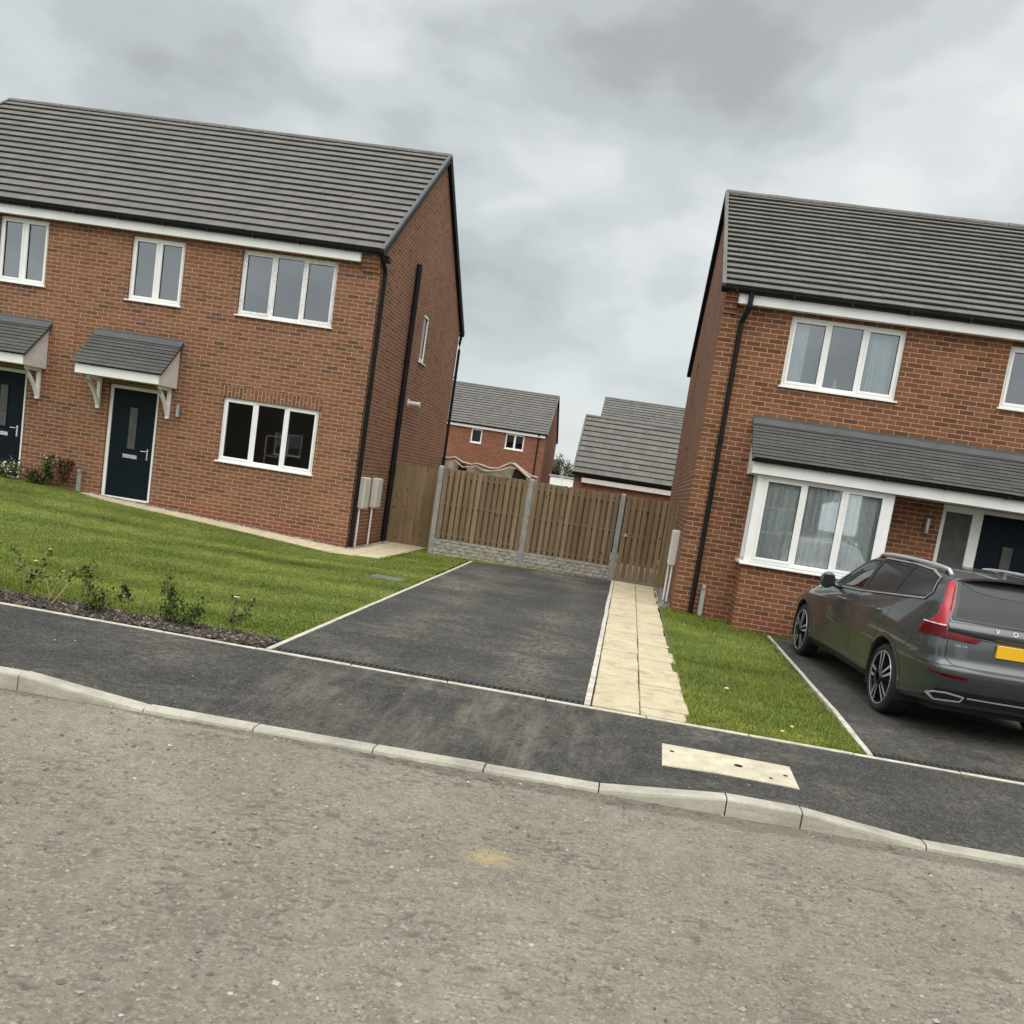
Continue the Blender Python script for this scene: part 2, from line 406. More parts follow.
def stone():
    t = NT('loose_stone'); at = t.new('ShaderNodeAttribute', attribute_name='rnd')
    t.color(t.ramp(at.outputs['Fac'], [(0,(.10,.09,.08)),(.5,(.22,.195,.16)),(.88,(.31,.28,.235)),(1,(.46,.43,.375))])); t.rough(.9); return t.mat
M['stone'] = stone()
M['leafD'] = plain('dark_leaf', (.034,.056,.016), .7, var=.5, scale=30, spec=.12)
M['leafM'] = plain('mid_leaf', (.095,.125,.035), .7, var=.4, scale=30, spec=.12)
M['leafY'] = plain('yellow_leaf', (.26,.25,.06), .6, var=.3, scale=30)
M['leafR'] = plain('reddish_leaf', (.16,.060,.035), .6, var=.4, scale=30)
M['leafB'] = plain('olive_leaf', (.13,.115,.045), .6, var=.4, scale=30)
M['stem'] = plain('brown_stem', (.16,.11,.065), .8, var=.3, scale=20)
M['cane'] = plain('straw_cane', (.42,.32,.18), .8, var=.2, scale=20)
M['petalW'] = plain('white_petal', (.80,.78,.68), .6)
M['petalY'] = plain('yellow_petal', (.80,.68,.28), .6)
M['ground'] = concrete('far_ground', (.12,.11,.06), .3, .4)
M['grate'] = plain('drain_plastic', (.006,.006,.006), .9, var=.2)
M['cover'] = concrete('weathered_cover_concrete', (.52,.46,.34), .22, 6)
M['dullcover'] = concrete('dull_grey_cover', (.12,.125,.10), .3, 9)
M['bars'] = plain('drain_bars', (.034,.034,.032), .8, var=.25)
M['gardensoil'] = concrete('garden_earth', (.16,.125,.09), .3, 2)
M['greypipe'] = plain('grey_riser_plastic', (.34,.33,.32), .5)
M['sheet'] = plain('grey_sheeting', (.36,.30,.23), .6, var=.35, scale=3)
M['sheetR'] = plain('torn_membrane', (.60,.48,.37), .7, var=.3, scale=4)
M['twig'] = plain('bare_twig', (.15,.12,.09), .9, var=.3)
M['hedge'] = plain('hedge_leaf', (.12,.115,.055), .7, var=.5, scale=3)

# ------------------------------------------------------------------ camera (fitted to the photograph)
CAM = dict(f=882.6119, yaw=-0.0892, pitch=-0.1175, roll=0.154, cx=534.9922, cy=589.4862, H=1.708)
def cam_axes():
    y, p, r = CAM['yaw'], CAM['pitch'], CAM['roll']
    f = Vector((math.sin(y)*math.cos(p), math.cos(y)*math.cos(p), math.sin(p)))
    right = Vector((math.cos(y), -math.sin(y), 0)); up = right.cross(f)
    c, s = math.cos(r), math.sin(r)
    return right*c + up*s, right*(-s) + up*c, f
cr, cu, cf = cam_axes()
cam = bpy.data.cameras.new('camera'); co = link(bpy.data.objects.new('camera', cam))
co.matrix_world = Matrix(((cr.x, cu.x, -cf.x, 0), (cr.y, cu.y, -cf.y, 0), (cr.z, cu.z, -cf.z, CAM['H']), (0, 0, 0, 1)))
cam.sensor_width = 36; cam.sensor_fit = 'HORIZONTAL'; cam.lens = CAM['f']/1024*36
cam.shift_x = -(CAM['cx']-512)/1024; cam.shift_y = (CAM['cy']-512)/1024
cam.clip_start = .05; cam.clip_end = 3000
scene.camera = co

# ------------------------------------------------------------------ world and sun
SUN_EL, SUN_AZ = 54, 155      # from behind the camera
w = bpy.data.worlds.new('World'); scene.world = w; w.use_nodes = True
nt = w.node_tree; N = nt.nodes; L = nt.links
for n in list(N): N.remove(n)
out = N.new('ShaderNodeOutputWorld')
sky = N.new('ShaderNodeTexSky'); sky.sky_type = 'NISHITA'; sky.sun_disc = False
sky.sun_elevation = R(SUN_EL); sky.sun_rotation = R(SUN_AZ); sky.dust_density = 2
bg0 = N.new('ShaderNodeBackground'); bg0.inputs['Strength'].default_value = .10; L.new(sky.outputs[0], bg0.inputs['Color'])
tc = N.new('ShaderNodeTexCoord'); sep = N.new('ShaderNodeSeparateXYZ'); L.new(tc.outputs['Generated'], sep.inputs[0])
def wm(op, a, b=None, c=None):
    n = N.new('ShaderNodeMath'); n.operation = op
    for i, v in enumerate((a, b, c)):
        if v is None: continue
        if isinstance(v, (int, float)): n.inputs[i].default_value = v
        else: L.new(v, n.inputs[i])
    return n.outputs[0]
zc = wm('ADD', wm('MAXIMUM', sep.outputs[2], 0.0), .30)
comb = N.new('ShaderNodeCombineXYZ'); L.new(sep.outputs[0], comb.inputs[0]); L.new(sep.outputs[1], comb.inputs[1]); L.new(wm('MULTIPLY', sep.outputs[2], 1.9), comb.inputs[2])
mp = N.new('ShaderNodeMapping'); mp.inputs['Location'].default_value = (7.7, 15.2, 1.1); mp.inputs['Scale'].default_value = (1.0, 1.0, 1); L.new(comb.outputs[0], mp.inputs['Vector'])
def wn(scale, detail, rough, dist):
    n = N.new('ShaderNodeTexNoise'); L.new(mp.outputs[0], n.inputs['Vector'])
    for k, v in (('Scale',scale),('Detail',detail),('Roughness',rough),('Distortion',dist)): n.inputs[k].default_value = v
    return n.outputs['Fac']
n1 = wn(4.8, 9, .50, .10); n2 = wn(2.0, 3, .5, .1)
cl = wm('ADD', wm('MULTIPLY', n1, .46), wm('MULTIPLY', n2, .54))
def wramp(fac, stops):
    n = N.new('ShaderNodeValToRGB'); e = n.color_ramp.elements
    while len(e) < len(stops): e.new(.5)
    for k, (p, c) in zip(e, stops): k.position = p; k.color = (*c, 1)
    n.color_ramp.interpolation = 'EASE'; L.new(fac, n.inputs[0]); return n.outputs[0]
ccol = wramp(cl, [(.37, (.330,.352,.363)), (.45, (.420,.448,.456)), (.50, (.495,.526,.530)), (.55, (.575,.606,.607)), (.62, (.645,.674,.670))])
# overcast luminance: brighter towards the zenith and on the sun's side (behind the camera)
s_ = wm('ADD', wm('MULTIPLY', sep.outputs[1], -math.cos(R(25))), wm('MULTIPLY', sep.outputs[0], -.25))
el = N.new('ShaderNodeMapRange'); el.interpolation_type = 'SMOOTHSTEP'
for k, v in (('From Min', .55), ('From Max', 1.0), ('To Min', 1.0), ('To Max', 3.0)): el.inputs[k].default_value = v
L.new(sep.outputs[2], el.inputs['Value'])
sd = N.new('ShaderNodeMapRange'); sd.interpolation_type = 'SMOOTHSTEP'
for k, v in (('From Min', -.1), ('From Max', .9), ('To Min', 1.0), ('To Max', 2.1)): sd.inputs[k].default_value = v
L.new(s_, sd.inputs['Value'])
hz = N.new('ShaderNodeMapRange'); hz.interpolation_type = 'SMOOTHSTEP'
for k, v in (('From Min', .0), ('From Max', .25), ('To Min', .65), ('To Max', 0.0)): hz.inputs[k].default_value = v
L.new(sep.outputs[2], hz.inputs['Value'])
hm = N.new('ShaderNodeMix'); hm.data_type = 'RGBA'; L.new(hz.outputs[0], hm.inputs[0]); L.new(ccol, hm.inputs[6]); hm.inputs[7].default_value = (.60,.635,.632,1)
bg1 = N.new('ShaderNodeBackground'); L.new(hm.outputs[2], bg1.inputs['Color']); L.new(wm('MULTIPLY', el.outputs[0], sd.outputs[0]), bg1.inputs['Strength'])
ms = N.new('ShaderNodeMixShader'); ms.inputs[0].default_value = .94
L.new(bg0.outputs[0], ms.inputs[1]); L.new(bg1.outputs[0], ms.inputs[2]); L.new(ms.outputs[0], out.inputs['Surface'])
sl = bpy.data.lights.new('sun', 'SUN'); sl.energy = 1.35; sl.angle = R(60); sl.color = (1, .96, .90)
so = link(bpy.data.objects.new('sun', sl))
az = R(SUN_AZ); sdir = Vector((math.sin(az)*math.cos(R(SUN_EL)), math.cos(az)*math.cos(R(SUN_EL)), math.sin(R(SUN_EL))))
so.rotation_euler = (-sdir).to_track_quat('-Z', 'Y').to_euler(); so.location = (0, 0, 30)
vs = scene.view_settings; vs.view_transform = 'Standard'; vs.look = 'None'; vs.exposure = .40; vs.gamma = 1

# ------------------------------------------------------------------ ground levels
def sstep(t): t = min(1, max(0, t)); return t*t*(3-2*t)
def zback(X):
    xl = X + 5.51
    if xl < 0: return min(.20, -.147 - .05*xl)
    return -.147 + min(1, xl/2.42)*.095
def zlawn(X, Y):
    return -.19 + (zback(X)+.19)*min(1, max(0, (Y-8.2)/8.2))
def zdrive(X, Y):
    e = -.05 + .03*min(1, max(0, (X+3.08)/2.98))
    return -.19 + (e+.19)*(Y-7.82)/10.6
def zright(X, Y):
    if X < 2.45: return -.19 + (.15 - .08*min(1, max(0, (X-1.1)/1.3)))*min(1, max(0, (Y-7.82)/6.5))
    return -.19 + .04*min(1, max(0, (Y-7.82)/1.7)) + .01*min(1, max(0, (Y-9.5)/4))
def kerbY(X): return 5.985 + .027*X
def kh(X):
    """kerb upstand above the drop level: 1 full, 0 dropped"""
    pts = [(-40,1),(-4.15,1),(-3.20,0),(.12,0),(1.0,1),(1.52,1),(2.38,0),(9,0),(9.9,1),(40,1)]
    for (a, u), (b, v) in zip(pts, pts[1:]):
        if a <= X <= b: return u + (v-u)*(X-a)/(b-a)
    return 1
ZROAD = -.335
def ztop(X): return -.308 + .088*kh(X)
def zpave(X, Y):
    t = (Y - kerbY(X) - .13) / (7.80 - kerbY(X) - .13)
    t = min(1, max(0, t)); zm = -.262
    return (zm-.004) + (-.197-zm+.004)*t + (ztop(X)-zm)*(1-t)**2.6

def sheet(name, X0, X1, Y0, Y1, nx, ny, zf, mat, clip=None):
    xs = np.linspace(X0, X1, nx+1); ys = np.linspace(Y0, Y1, ny+1)
    V = [(x, y, zf(x, y)) for y in ys for x in xs]; F = []
    for j in range(ny):
        for i in range(nx):
            if clip and not clip((xs[i]+xs[i+1])/2, (ys[j]+ys[j+1])/2): continue
            a = j*(nx+1)+i; F.append((a, a+1, a+nx+2, a+nx+1))
    return mesh_np(name, V, F, mat, smooth=True)

g = sheet('ground', -1500, 1500, -1500, 1500, 30, 30, lambda x, y: -1.25, M['ground']); tag(g, kind='structure')
g = sheet('back_gardens', -60, 60, 20.35, 66, 24, 12, lambda x, y: -.20 - (y-20.3)*.02, M['gardensoil']); tag(g, kind='structure')
g = sheet('back_garden_strip', -3.9, .98, 18.55, 20.35, 6, 3, lambda x, y: -.12, M['gardensoil']); tag(g, kind='structure')

# road: fine displaced sheet near the camera, coarse one further out
def road_h(X, Y):
    base = ZROAD + .006*np.clip(5.9-Y, 0, 3)
    peb = vnoise(X*55, Y*55, 3); peb2 = vnoise(X*26+3, Y*26, 9); mid = fbm(X*6, Y*6, 21, 4); big = fbm(X*1.1, Y*1.1, 5, 3)
    wob = fbm(X*9, Y*9, 44, 3)
    pit = vnoise(X*24 + wob*3, Y*52 + wob*3, 70); pitm = fbm(X*2.3, Y*2.3, 81, 3)
    pits = np.clip((pit - .73 + (pitm-.45)*.75)/.12, 0, 1)
    edge = np.clip((Y - (5.90+.027*X-.13*np.clip((X+3.2)/3,0,1)) + .16*(fbm(X*2.6, Y*2, 12, 3)-.45))/.05, 0, 1)   # grimy channel along the kerb
    h = base + .004*(peb-.5) + .006*(peb2-.5) + .004*(mid-.45) + .012*(big-.45) - .008*pits - .006*edge
    return h, pits, edge
xs = np.linspace(-4.9, 3.9, 800); ys = np.linspace(1.9, 6.06, 400)
X, Y = np.meshgrid(xs, ys); H_, pits, edge = road_h(X, Y)
V = np.stack([X.ravel(), Y.ravel(), H_.ravel()], 1)
idx = np.arange(800*400).reshape(400, 800)
F = np.stack([idx[:-1,:-1].ravel(), idx[:-1,1:].ravel(), idx[1:,1:].ravel(), idx[1:,:-1].ravel()], 1)
rn = 1 - np.clip(.60*pits + .62*edge*(.75+.25*vnoise(X*9, Y*9, 55)), 0, 1)
ro = mesh_np('road', V, F, M['road'], rnd=rn.ravel(), smooth=True); tag(ro, kind='structure')
def road_part(name, x0, x1, nx, y0, y1, ny):
    xs = np.linspace(x0, x1, nx); ys = np.linspace(y0, y1, ny); X, Y = np.meshgrid(xs, ys)
    Y = np.minimum(Y, 6.0+.027*X+.06) if y1 > 5 else Y
    H_, pits, edge = road_h(X, Y); i = np.arange(nx*ny).reshape(ny, nx)
    F = np.stack([i[:-1,:-1].ravel(), i[:-1,1:].ravel(), i[1:,1:].ravel(), i[1:,:-1].ravel()], 1)
    r = 1 - np.clip(.60*pits + .62*edge, 0, 1)
    tag(mesh_np(name, np.stack([X.ravel(), Y.ravel(), H_.ravel()], 1), F, M['road'], rnd=r.ravel(), smooth=True), kind='structure')
road_part('road_surface', -13, -4.9, 270, 1.9, 6.06, 140); road_part('road_surface', 3.9, 13, 300, 1.9, 6.3, 150)
road_part('road_surface', -13, 13, 260, -4.2, 1.9, 60)
road_part('road_surface', -60, -13, 90, -4.2, 6.06, 24); road_part('road_surface', 13, 60, 90, -4.2, 6.6, 24)

# loose stones on the road
def scatter_stones(name, n, region, zf, smin, smax, mat, flat=.6, power=3):
    V = []; F = []; Rn = []
    base = np.array([(1,0,0),(-1,0,0),(0,1,0),(0,-1,0),(0,0,1),(0,0,-1)], float)
    tri = np.array([(0,2,4),(2,1,4),(1,3,4),(3,0,4),(2,0,5),(1,2,5),(3,1,5),(0,3,5)])
    k = 0
    while k < n:
        x, y = region()
        s = smin + (smax-smin)*rng.random()**power
        sc = s*(.6+.8*rng.random(3)); sc[2] *= flat; a = rng.random()*6.28
        v = base*sc*(1+.35*(rng.random((6,3))-.5)); c, s_ = math.cos(a), math.sin(a)
        v = np.stack([v[:,0]*c-v[:,1]*s_, v[:,0]*s_+v[:,1]*c, v[:,2]], 1) + (x, y, zf(x,y)+sc[2]*.25)
        V.append(v); F.append(tri+6*k); Rn += [rng.random()]*6; k += 1
    o = mesh_np(name, np.concatenate(V), np.concatenate(F), mat, rnd=Rn); return tag(o, kind='stuff')
def rz(x, y): return float(road_h(np.array([x]), np.array([y]))[0][0])
def road_region():
    while True:
        x, y = rng.uniform(-4.6, 3.6), rng.uniform(2.0, 5.9)
        if rng.random() < (.35 if fbm(np.array([x*1.7]), np.array([y*1.7]), 33, 3)[0] < .45 else 1): return x, y
scatter_stones('loose_gravel', 7500, road_region, rz, .0025, .017, M['stone'], .55, 4)
scatter_stones('channel_grit', 500, lambda: (lambda x: (x, kerbY(x)-abs(rng.normal(0,.07))-.01))(rng.uniform(-4.6,3.6)), rz, .003, .012, M['stone'], .6)

# kerb: one profile along x with real joints
def kerb():
    m = MB(); joints = [-40.0]
    x = -4.15
    left = []
    while x > -14: left.append(x); x -= .915
    joints = sorted(left) + [-3.20,-2.38,-1.5,-.70,.12,1.0,1.52,2.38,3.25,4.1,5.0,5.9,6.8,7.7,8.6,9.9,10.8]
    for a, b in zip(joints, joints[1:]):
        a += .005; b -= .005; n = 4; rows = []
        j1, j2 = random.uniform(-.004,.004), random.uniform(-.004,.004)
        for i in range(n+1):
            x = a + (b-a)*i/n; y = kerbY(x); zt = ztop(x) + j1 + (j2-j1)*i/n; k = .012+.022*(1-kh(x))
            rows.append([(x,y,ZROAD-.1),(x,y+.004,max(ZROAD-.05, zt-k-.004)),(x,y+.010,zt-k*.42),(x,y+.028,zt-.003),(x,y+.045,zt),(x,y+.128,zt),(x,y+.135,zt-.006),(x,y+.135,ZROAD-.1)])
        for i in range(n):
            for k in range(7): m.face([rows[i][k], rows[i+1][k], rows[i+1][k+1], rows[i][k+1]], smooth=False)
        m.face(list(reversed(rows[0]))); m.face(rows[-1])
    o = m.build('kerb', M['kerb']); tag(o, kind='structure')
    m = MB()
    for i in range(200):
        x0 = -14+i*.125; x1 = x0+.125
        m.face([(x0,kerbY(x0)+.012,ztop(x0)-.03),(x1,kerbY(x1)+.012,ztop(x1)-.03),(x1,kerbY(x1)+.13,ztop(x1)-.03),(x0,kerbY(x0)+.13,ztop(x0)-.03)])
    tag(m.build('kerb_bedding', M['mulch0']), kind='structure')
kerb()

# pavement
def pave():
    xs = np.concatenate([np.linspace(-30,-6,20), np.linspace(-5.9,4.5,130), np.linspace(4.7,30,20)]); nt_ = 12
    V = []; F = []
    for j in range(nt_+1):
        for x in xs:
            y0 = kerbY(x)+.131; y = y0 + (7.793-y0)*j/nt_
            V.append((x, y, zpave(x, y)))
    n = len(xs)
    for j in range(nt_):
        for i in range(n-1): a = j*n+i; F.append((a, a+1, a+n+1, a+n))
    tag(mesh_np('pavement', V, F, M['path'], smooth=True), kind='structure')
pave()
# thin concrete edgings
m = MB()
x = -16
while x < 12:
    j = random.uniform(-.003,.003); m.bbox(x, x+.908, 7.795+j, 7.84+j, -.35, -.187+random.uniform(-.002,.003), .006); x += .915
tag(m.build('path_edging', M['edging']), kind='structure')
m = MB()
def edge_run(m, a, b, wd, zf, lift=.006):
    a = Vector(a); b = Vector(b); d = (b-a); n = int(d.length/.915)+1; u = d.normalized(); p = Vector((-u.y, u.x))
    for i in range(n):
        s0 = a + d*(i/n) + u*.004; s1 = a + d*((i+1)/n) - u*.004; j = random.uniform(-.005,.005)
        q = [s0+p*(wd/2+j), s0-p*(wd/2-j), s1-p*(wd/2-j), s1+p*(wd/2+j)]
        top = [(v.x, v.y, zf(v.x, v.y)+lift) for v in q]; bot = [(v.x, v.y, t[2]-.2) for v, t in zip(q, top)]
        m.face(top)
        for k in range(4): m.face([top[k], bot[k], bot[(k+1)%4], top[(k+1)%4]])
edge_run(m, (-3.09,7.85), (-2.99,17.95), .05, zdrive)
edge_run(m, (-.075,7.85), (-.065,18.35), .055, zdrive, .012)
edge_run(m, (2.45,7.85), (2.57,14.5), .05, zright, .01)
edge_run(m, (2.60,14.53), (5.6,14.6), .05, zright, .008)
tag(m.build('driveway_edging', M['edging']), kind='structure')
# driveways
o = sheet('driveway', -3.07, -.10, 7.976, 18.30, 24, 60, zdrive, M['drive'], lambda x, y: y < 17.98+.30*min(1,(x+3.07)/2.9) and x > -3.075+.0095*(y-7.8)); tag(o, kind='structure')
o = sheet('parking_bay', 2.47, 9, 7.976, 14.55, 24, 40, zright, M['drive'], lambda x, y: x > 2.46+.018*(y-7.85)-.03); tag(o, kind='structure')

# ------------------------------------------------------------------ paving slabs
def slabs_right():
    m = MB(); zf = lambda y: zdrive(-.1, y)
    for col, (xa, xb) in enumerate(((-.030,.405),(.412,.85))):
        y = 7.86; k = 0
        while y < 18.3:
            L_ = .47+random.uniform(-.012,.02)
            if k == 0 and col == 1: L_ = .27
            y1 = min(18.36, y+L_); z = zf((y+y1)/2)+.012+random.uniform(-.003,.004)
            e = random.uniform(-.035,.03) if col == 1 else random.uniform(-.004,.004)
            shrink = .06*(y-7.8)/10.5 if col == 1 else 0
            m.bbox(xa+random.uniform(0,.004), xb+e-shrink, y+.006, y1-.006, z-.06, z+random.uniform(-.002,.002), .008); y = y1; k += 1
    tag(m.build('side_path', M['slab']), kind='structure')
    m = MB()
    for i in range(22):
        y0 = 7.85+i*.478; y1 = y0+.478
        m.face([(-.05,y0,zf(y0)-.006),(.80,y0,zf(y0)-.006),(.78,y1,zf(y1)-.006),(-.05,y1,zf(y1)-.006)])
    tag(m.build('path_bedding', M['mulch0']), kind='structure')
slabs_right()
LEFT_SLAB = [(-11.0,16.95),(-10.2,16.62),(-8.65,16.52),(-7.0,16.40),(-5.1,16.12),(-4.5,16.0),(-4.40,20.1),(-5.40,20.1),(-5.40,17.20),(-11.0,17.13)]
def slabs_left():
    m = MB()
    def fy(x):
        p = LEFT_SLAB[:6]
        for (a, u), (b, v) in zip(p, p[1:]):
            if a <= x <= b: return u+(v-u)*(x-a)/(b-a)
        return 16.0
    x = -11.0
    while x < -5.5:
        x1 = min(x+.49, -5.42)
        z0, z1 = zback(x)+.006, zback(x1)+.006
        m.face([(x+.003,fy(x),z0),(x1-.003,fy(x1),z1),(x1-.003,17.2,z1),(x+.003,17.2,z0)])
        m.face([(x+.003,fy(x),z0-.05),(x1-.003,fy(x1),z1-.05),(x1-.003,fy(x1),z1),(x+.003,fy(x),z0)]); x = x1
    rows = [16.0,16.5,17.0,17.5,18.0,18.5,19.0,19.5,20.12]
    for a, b in zip(rows, rows[1:]):
        for xa, xb in ((-5.41,-4.98),(-4.97,-4.5+.07)):
            def q(x, y):
                xr = -4.5+.10*(y-16)/4.1
                x = xr if x > -4.6 else x
                y = max(y, fy(x) if x > -5.2 else 16.05)
                return (x, y, -.147+.010*(y-16)/4.1+.008)
            m.face([q(xa,a+.004), q(xb,a+.004), q(xb,b-.004), q(xa,b-.004)])
    tag(m.build('house_path', M['slab']), kind='structure')
slabs_left()
scatter_stones('wall_gravel', 900, lambda: (lambda x: (x, 17.22+.0127*(x+5.5)+rng.random()*.10))(rng.uniform(-10.9,-5.42)), lambda x, y: zback(x)+.0, .012, .03, M['stone'], .8, 1)
scatter_stones('corner_gravel', 400, lambda: (-5.44+rng.random()*.16, rng.uniform(17.2,20.0)), lambda x, y: -.140, .012, .03, M['stone'], .8, 1)
scatter_stones('gable_gravel', 600, lambda: (rng.uniform(.80,1.03), rng.uniform(15.35,18.3)), lambda x, y: zdrive(-.1,y)-.005, .015, .035, M['stone'], .8, 1)

# ------------------------------------------------------------------ lawns
def inpoly(px, py, poly):
    c = np.zeros(px.shape, bool); n = len(poly)
    for i in range(n):
        x0, y0 = poly[i]; x1, y1 = poly[(i+1) % n]
        k = ((y0 > py) != (y1 > py)) & (px < (x1-x0)*(py-y0)/((y1-y0) or 1e-9)+x0); c ^= k
    return c
LAWN_L = [(-20,8.28),(-3.16,8.30),(-3.11,8.6),(-3.01,17.97),(-2.4,18.03),(-1.2,18.18),(-.9,18.40),(-4.0,18.40),(-4.08,19.6),(-4.38,19.6),(-4.48,16.0),(-5.1,16.12),(-7.0,16.42),(-8.65,16.55),(-10.2,16.66),(-11.0,17.0),(-11.05,17.22),(-20,17.15)]
LAWN_R = [(.83,7.86),(2.42,7.86),(2.545,14.55),(5.2,14.66),(5.2,15.16),(3.20,15.16),(3.15,14.63),(1.97,14.63),(1.97,15.2),(1.02,15.21),(.84,15.3),(.82,12)]
LAWN_R = [(.84,7.86),(2.42,7.86),(2.54,14.55),(5.2,14.64),(5.2,15.16),(1.02,15.21),(.83,15.3)]
o = sheet('lawn_ground', -20, -.9, 7.84, 18.42, 96, 54, lambda x, y: (zlawn(x, y) if x < -3.05 else zdrive(-3.05,y))-.012, M['soil'], lambda x, y: (x < -3.12+.0095*(y-7.8)) and not (y > 16.62 and -10.9 < x < -5.4) and not (y > 16.2 and -5.45 < x < -4.35)); tag(o, kind='structure')
o = sheet('lawn_ground_strip', -4.42, -3.9, 18.3, 20.2, 4, 10, lambda x, y: -.115, M['soil']); tag(o, kind='structure')
o = sheet('lawn_ground_wedge', -3.15, -.6, 17.9, 18.42, 10, 4, lambda x, y: zdrive(x,y)-.012, M['soil']); tag(o, kind='structure')
o = sheet('verge_ground', .80, 5.3, 7.84, 15.6, 30, 40, lambda x, y: zright(min(x,2.4), y)-.012, M['soil'], lambda x, y: x < 2.50 or y > 14.4); tag(o, kind='structure')

def grass(name, poly, zf, n, bx, hmin, hmax, wid, mow=1.0):
    x = rng.uniform(bx[0], bx[1], n); y = bx[2]+(bx[3]-bx[2])*rng.random(n)**1.35
    # keep what lies in the polygon, with a ragged rim
    jx = rng.normal(0,.016,n)+.05*(fbm(x*5, y*5, 61, 2)-.40); k = inpoly(x+jx, y+rng.normal(0,.016,n)+.05*(fbm(x*5, y*5, 62, 2)-.40), poly); x, y = x[k], y[k]; n = len(x)
    z = np.array([zf(a, b) for a, b in zip(x, y)]) - .012
    cl = fbm(x*1.6, y*1.6, 8, 3); h = (hmin+(hmax-hmin)*rng.random(n))*(.8+.4*cl)
    wv = .35*fbm(x*.5, y*.5, 4, 2); stripe = np.clip(.5+.24*np.sin((y-.10*x+wv*3.2)*6.28/1.25)*mow*np.clip(3*fbm(x*.35, y*.35, 71, 2)-.35, 0, 1.3) + 1.2*(fbm(x*.6, y*1.3, 14, 3)-.42), 0, 1); dry = np.clip((fbm(x*.9, y*.9, 51, 3)-.44)*6, 0, 1); a = rng.random(n)*6.28
    lean = h*(.25+.5*rng.random(n)); dx, dy = np.cos(a)*lean, np.sin(a)*lean + (stripe-.5)*1.3*h
    b = rng.random(n)*6.28; wx, wy = np.cos(b)*wid/2, np.sin(b)*wid/2
    P0 = np.stack([x-wx,y-wy,z],1); P1 = np.stack([x+wx,y+wy,z],1)
    P2 = np.stack([x+wx*.7+dx*.4,y+wy*.7+dy*.4,z+h*.62],1); P3 = np.stack([x-wx*.7+dx*.4,y-wy*.7+dy*.4,z+h*.62],1)
    P4 = np.stack([x+dx,y+dy,z+h],1)
    V = np.stack([P0,P1,P2,P3,P4],1).reshape(-1,3); i = np.arange(n)*5
    F = np.concatenate([np.stack([i,i+1,i+2],1), np.stack([i,i+2,i+3],1), np.stack([i+3,i+2,i+4],1)])
    r = np.clip(rng.beta(2.2,2.8,n)*.8+.34*(stripe-.42), 0, .93); r[rng.random(n) < .02+.10*dry] = 1  # mowing-stripe sheen of leaning blades painted into blade tone, over random variation
    return tag(mesh_np(name, V, F, M['grass'], rnd=np.repeat(r, 5)), kind='stuff')
grass('lawn_grass', LAWN_L, lambda x, y: zlawn(x, y) if x < -3.05 else zdrive(x, y), 380000, (-13.5,-.9,8.25,19.7), .012, .027, .0095)
grass('verge_grass', LAWN_R, lambda x, y: zright(min(x,2.4), y), 95000, (.8,5.2,7.85,15.3), .015, .042, .008, 0)
# planting bed with bark chips
o = sheet('planting_bed', -20, -3.13, 7.84, 8.36, 60, 4, lambda x, y: -.20+.012*math.sin(x*5)*math.sin((y-7.84)*6), M['mulch0']); tag(o, kind='structure')
def bed_region():
    return rng.uniform(-7.5,-3.16), 7.85+.47*rng.random()
def chips(name, n):
    V = []; F = []; Rn = []
    for k in range(n):
        x, y = bed_region(); l, w_, t = rng.uniform(.012,.034), rng.uniform(.006,.016), rng.uniform(.003,.007)
        e = Matrix.Translation((x,y,-.193+rng.uniform(0,.02))) @ (Matrix.Rotation(rng.uniform(0,6.28),4,'Z') @ Matrix.Rotation(rng.normal(0,.45),4,'X') @ Matrix.Rotation(rng.normal(0,.45),4,'Y'))
        V += [e @ Vector(q) for q in ((-l,-w_,-t),(l,-w_*.6,-t),(l*.8,w_,-t),(-l*.9,w_*.8,-t),(-l,-w_,t),(l,-w_*.6,t),(l*.8,w_,t),(-l*.9,w_*.8,t))]
        F += [tuple(i+8*k for i in q) for q in ((4,5,6,7),(0,1,5,4),(1,2,6,5),(2,3,7,6),(3,0,4,7))]; Rn += [rng.random()]*8
    tag(mesh_np(name, [tuple(v) for v in V], F, M['mulch'], rnd=Rn), kind='stuff')
chips('bark_mulch', 5200)
scatter_stones('pavement_grit', 260, lambda: (lambda x: (x, rng.uniform(kerbY(x)+.15, 7.75)))(rng.uniform(-5.2,3.9)), lambda x, y: zpave(x, y), .002, .011, M['stone'], .5, 3)
scatter_stones('driveway_grit', 160, lambda: (rng.uniform(-2.95,-.15), rng.uniform(8,17)), zdrive, .003, .014, M['stone'], .5, 3)

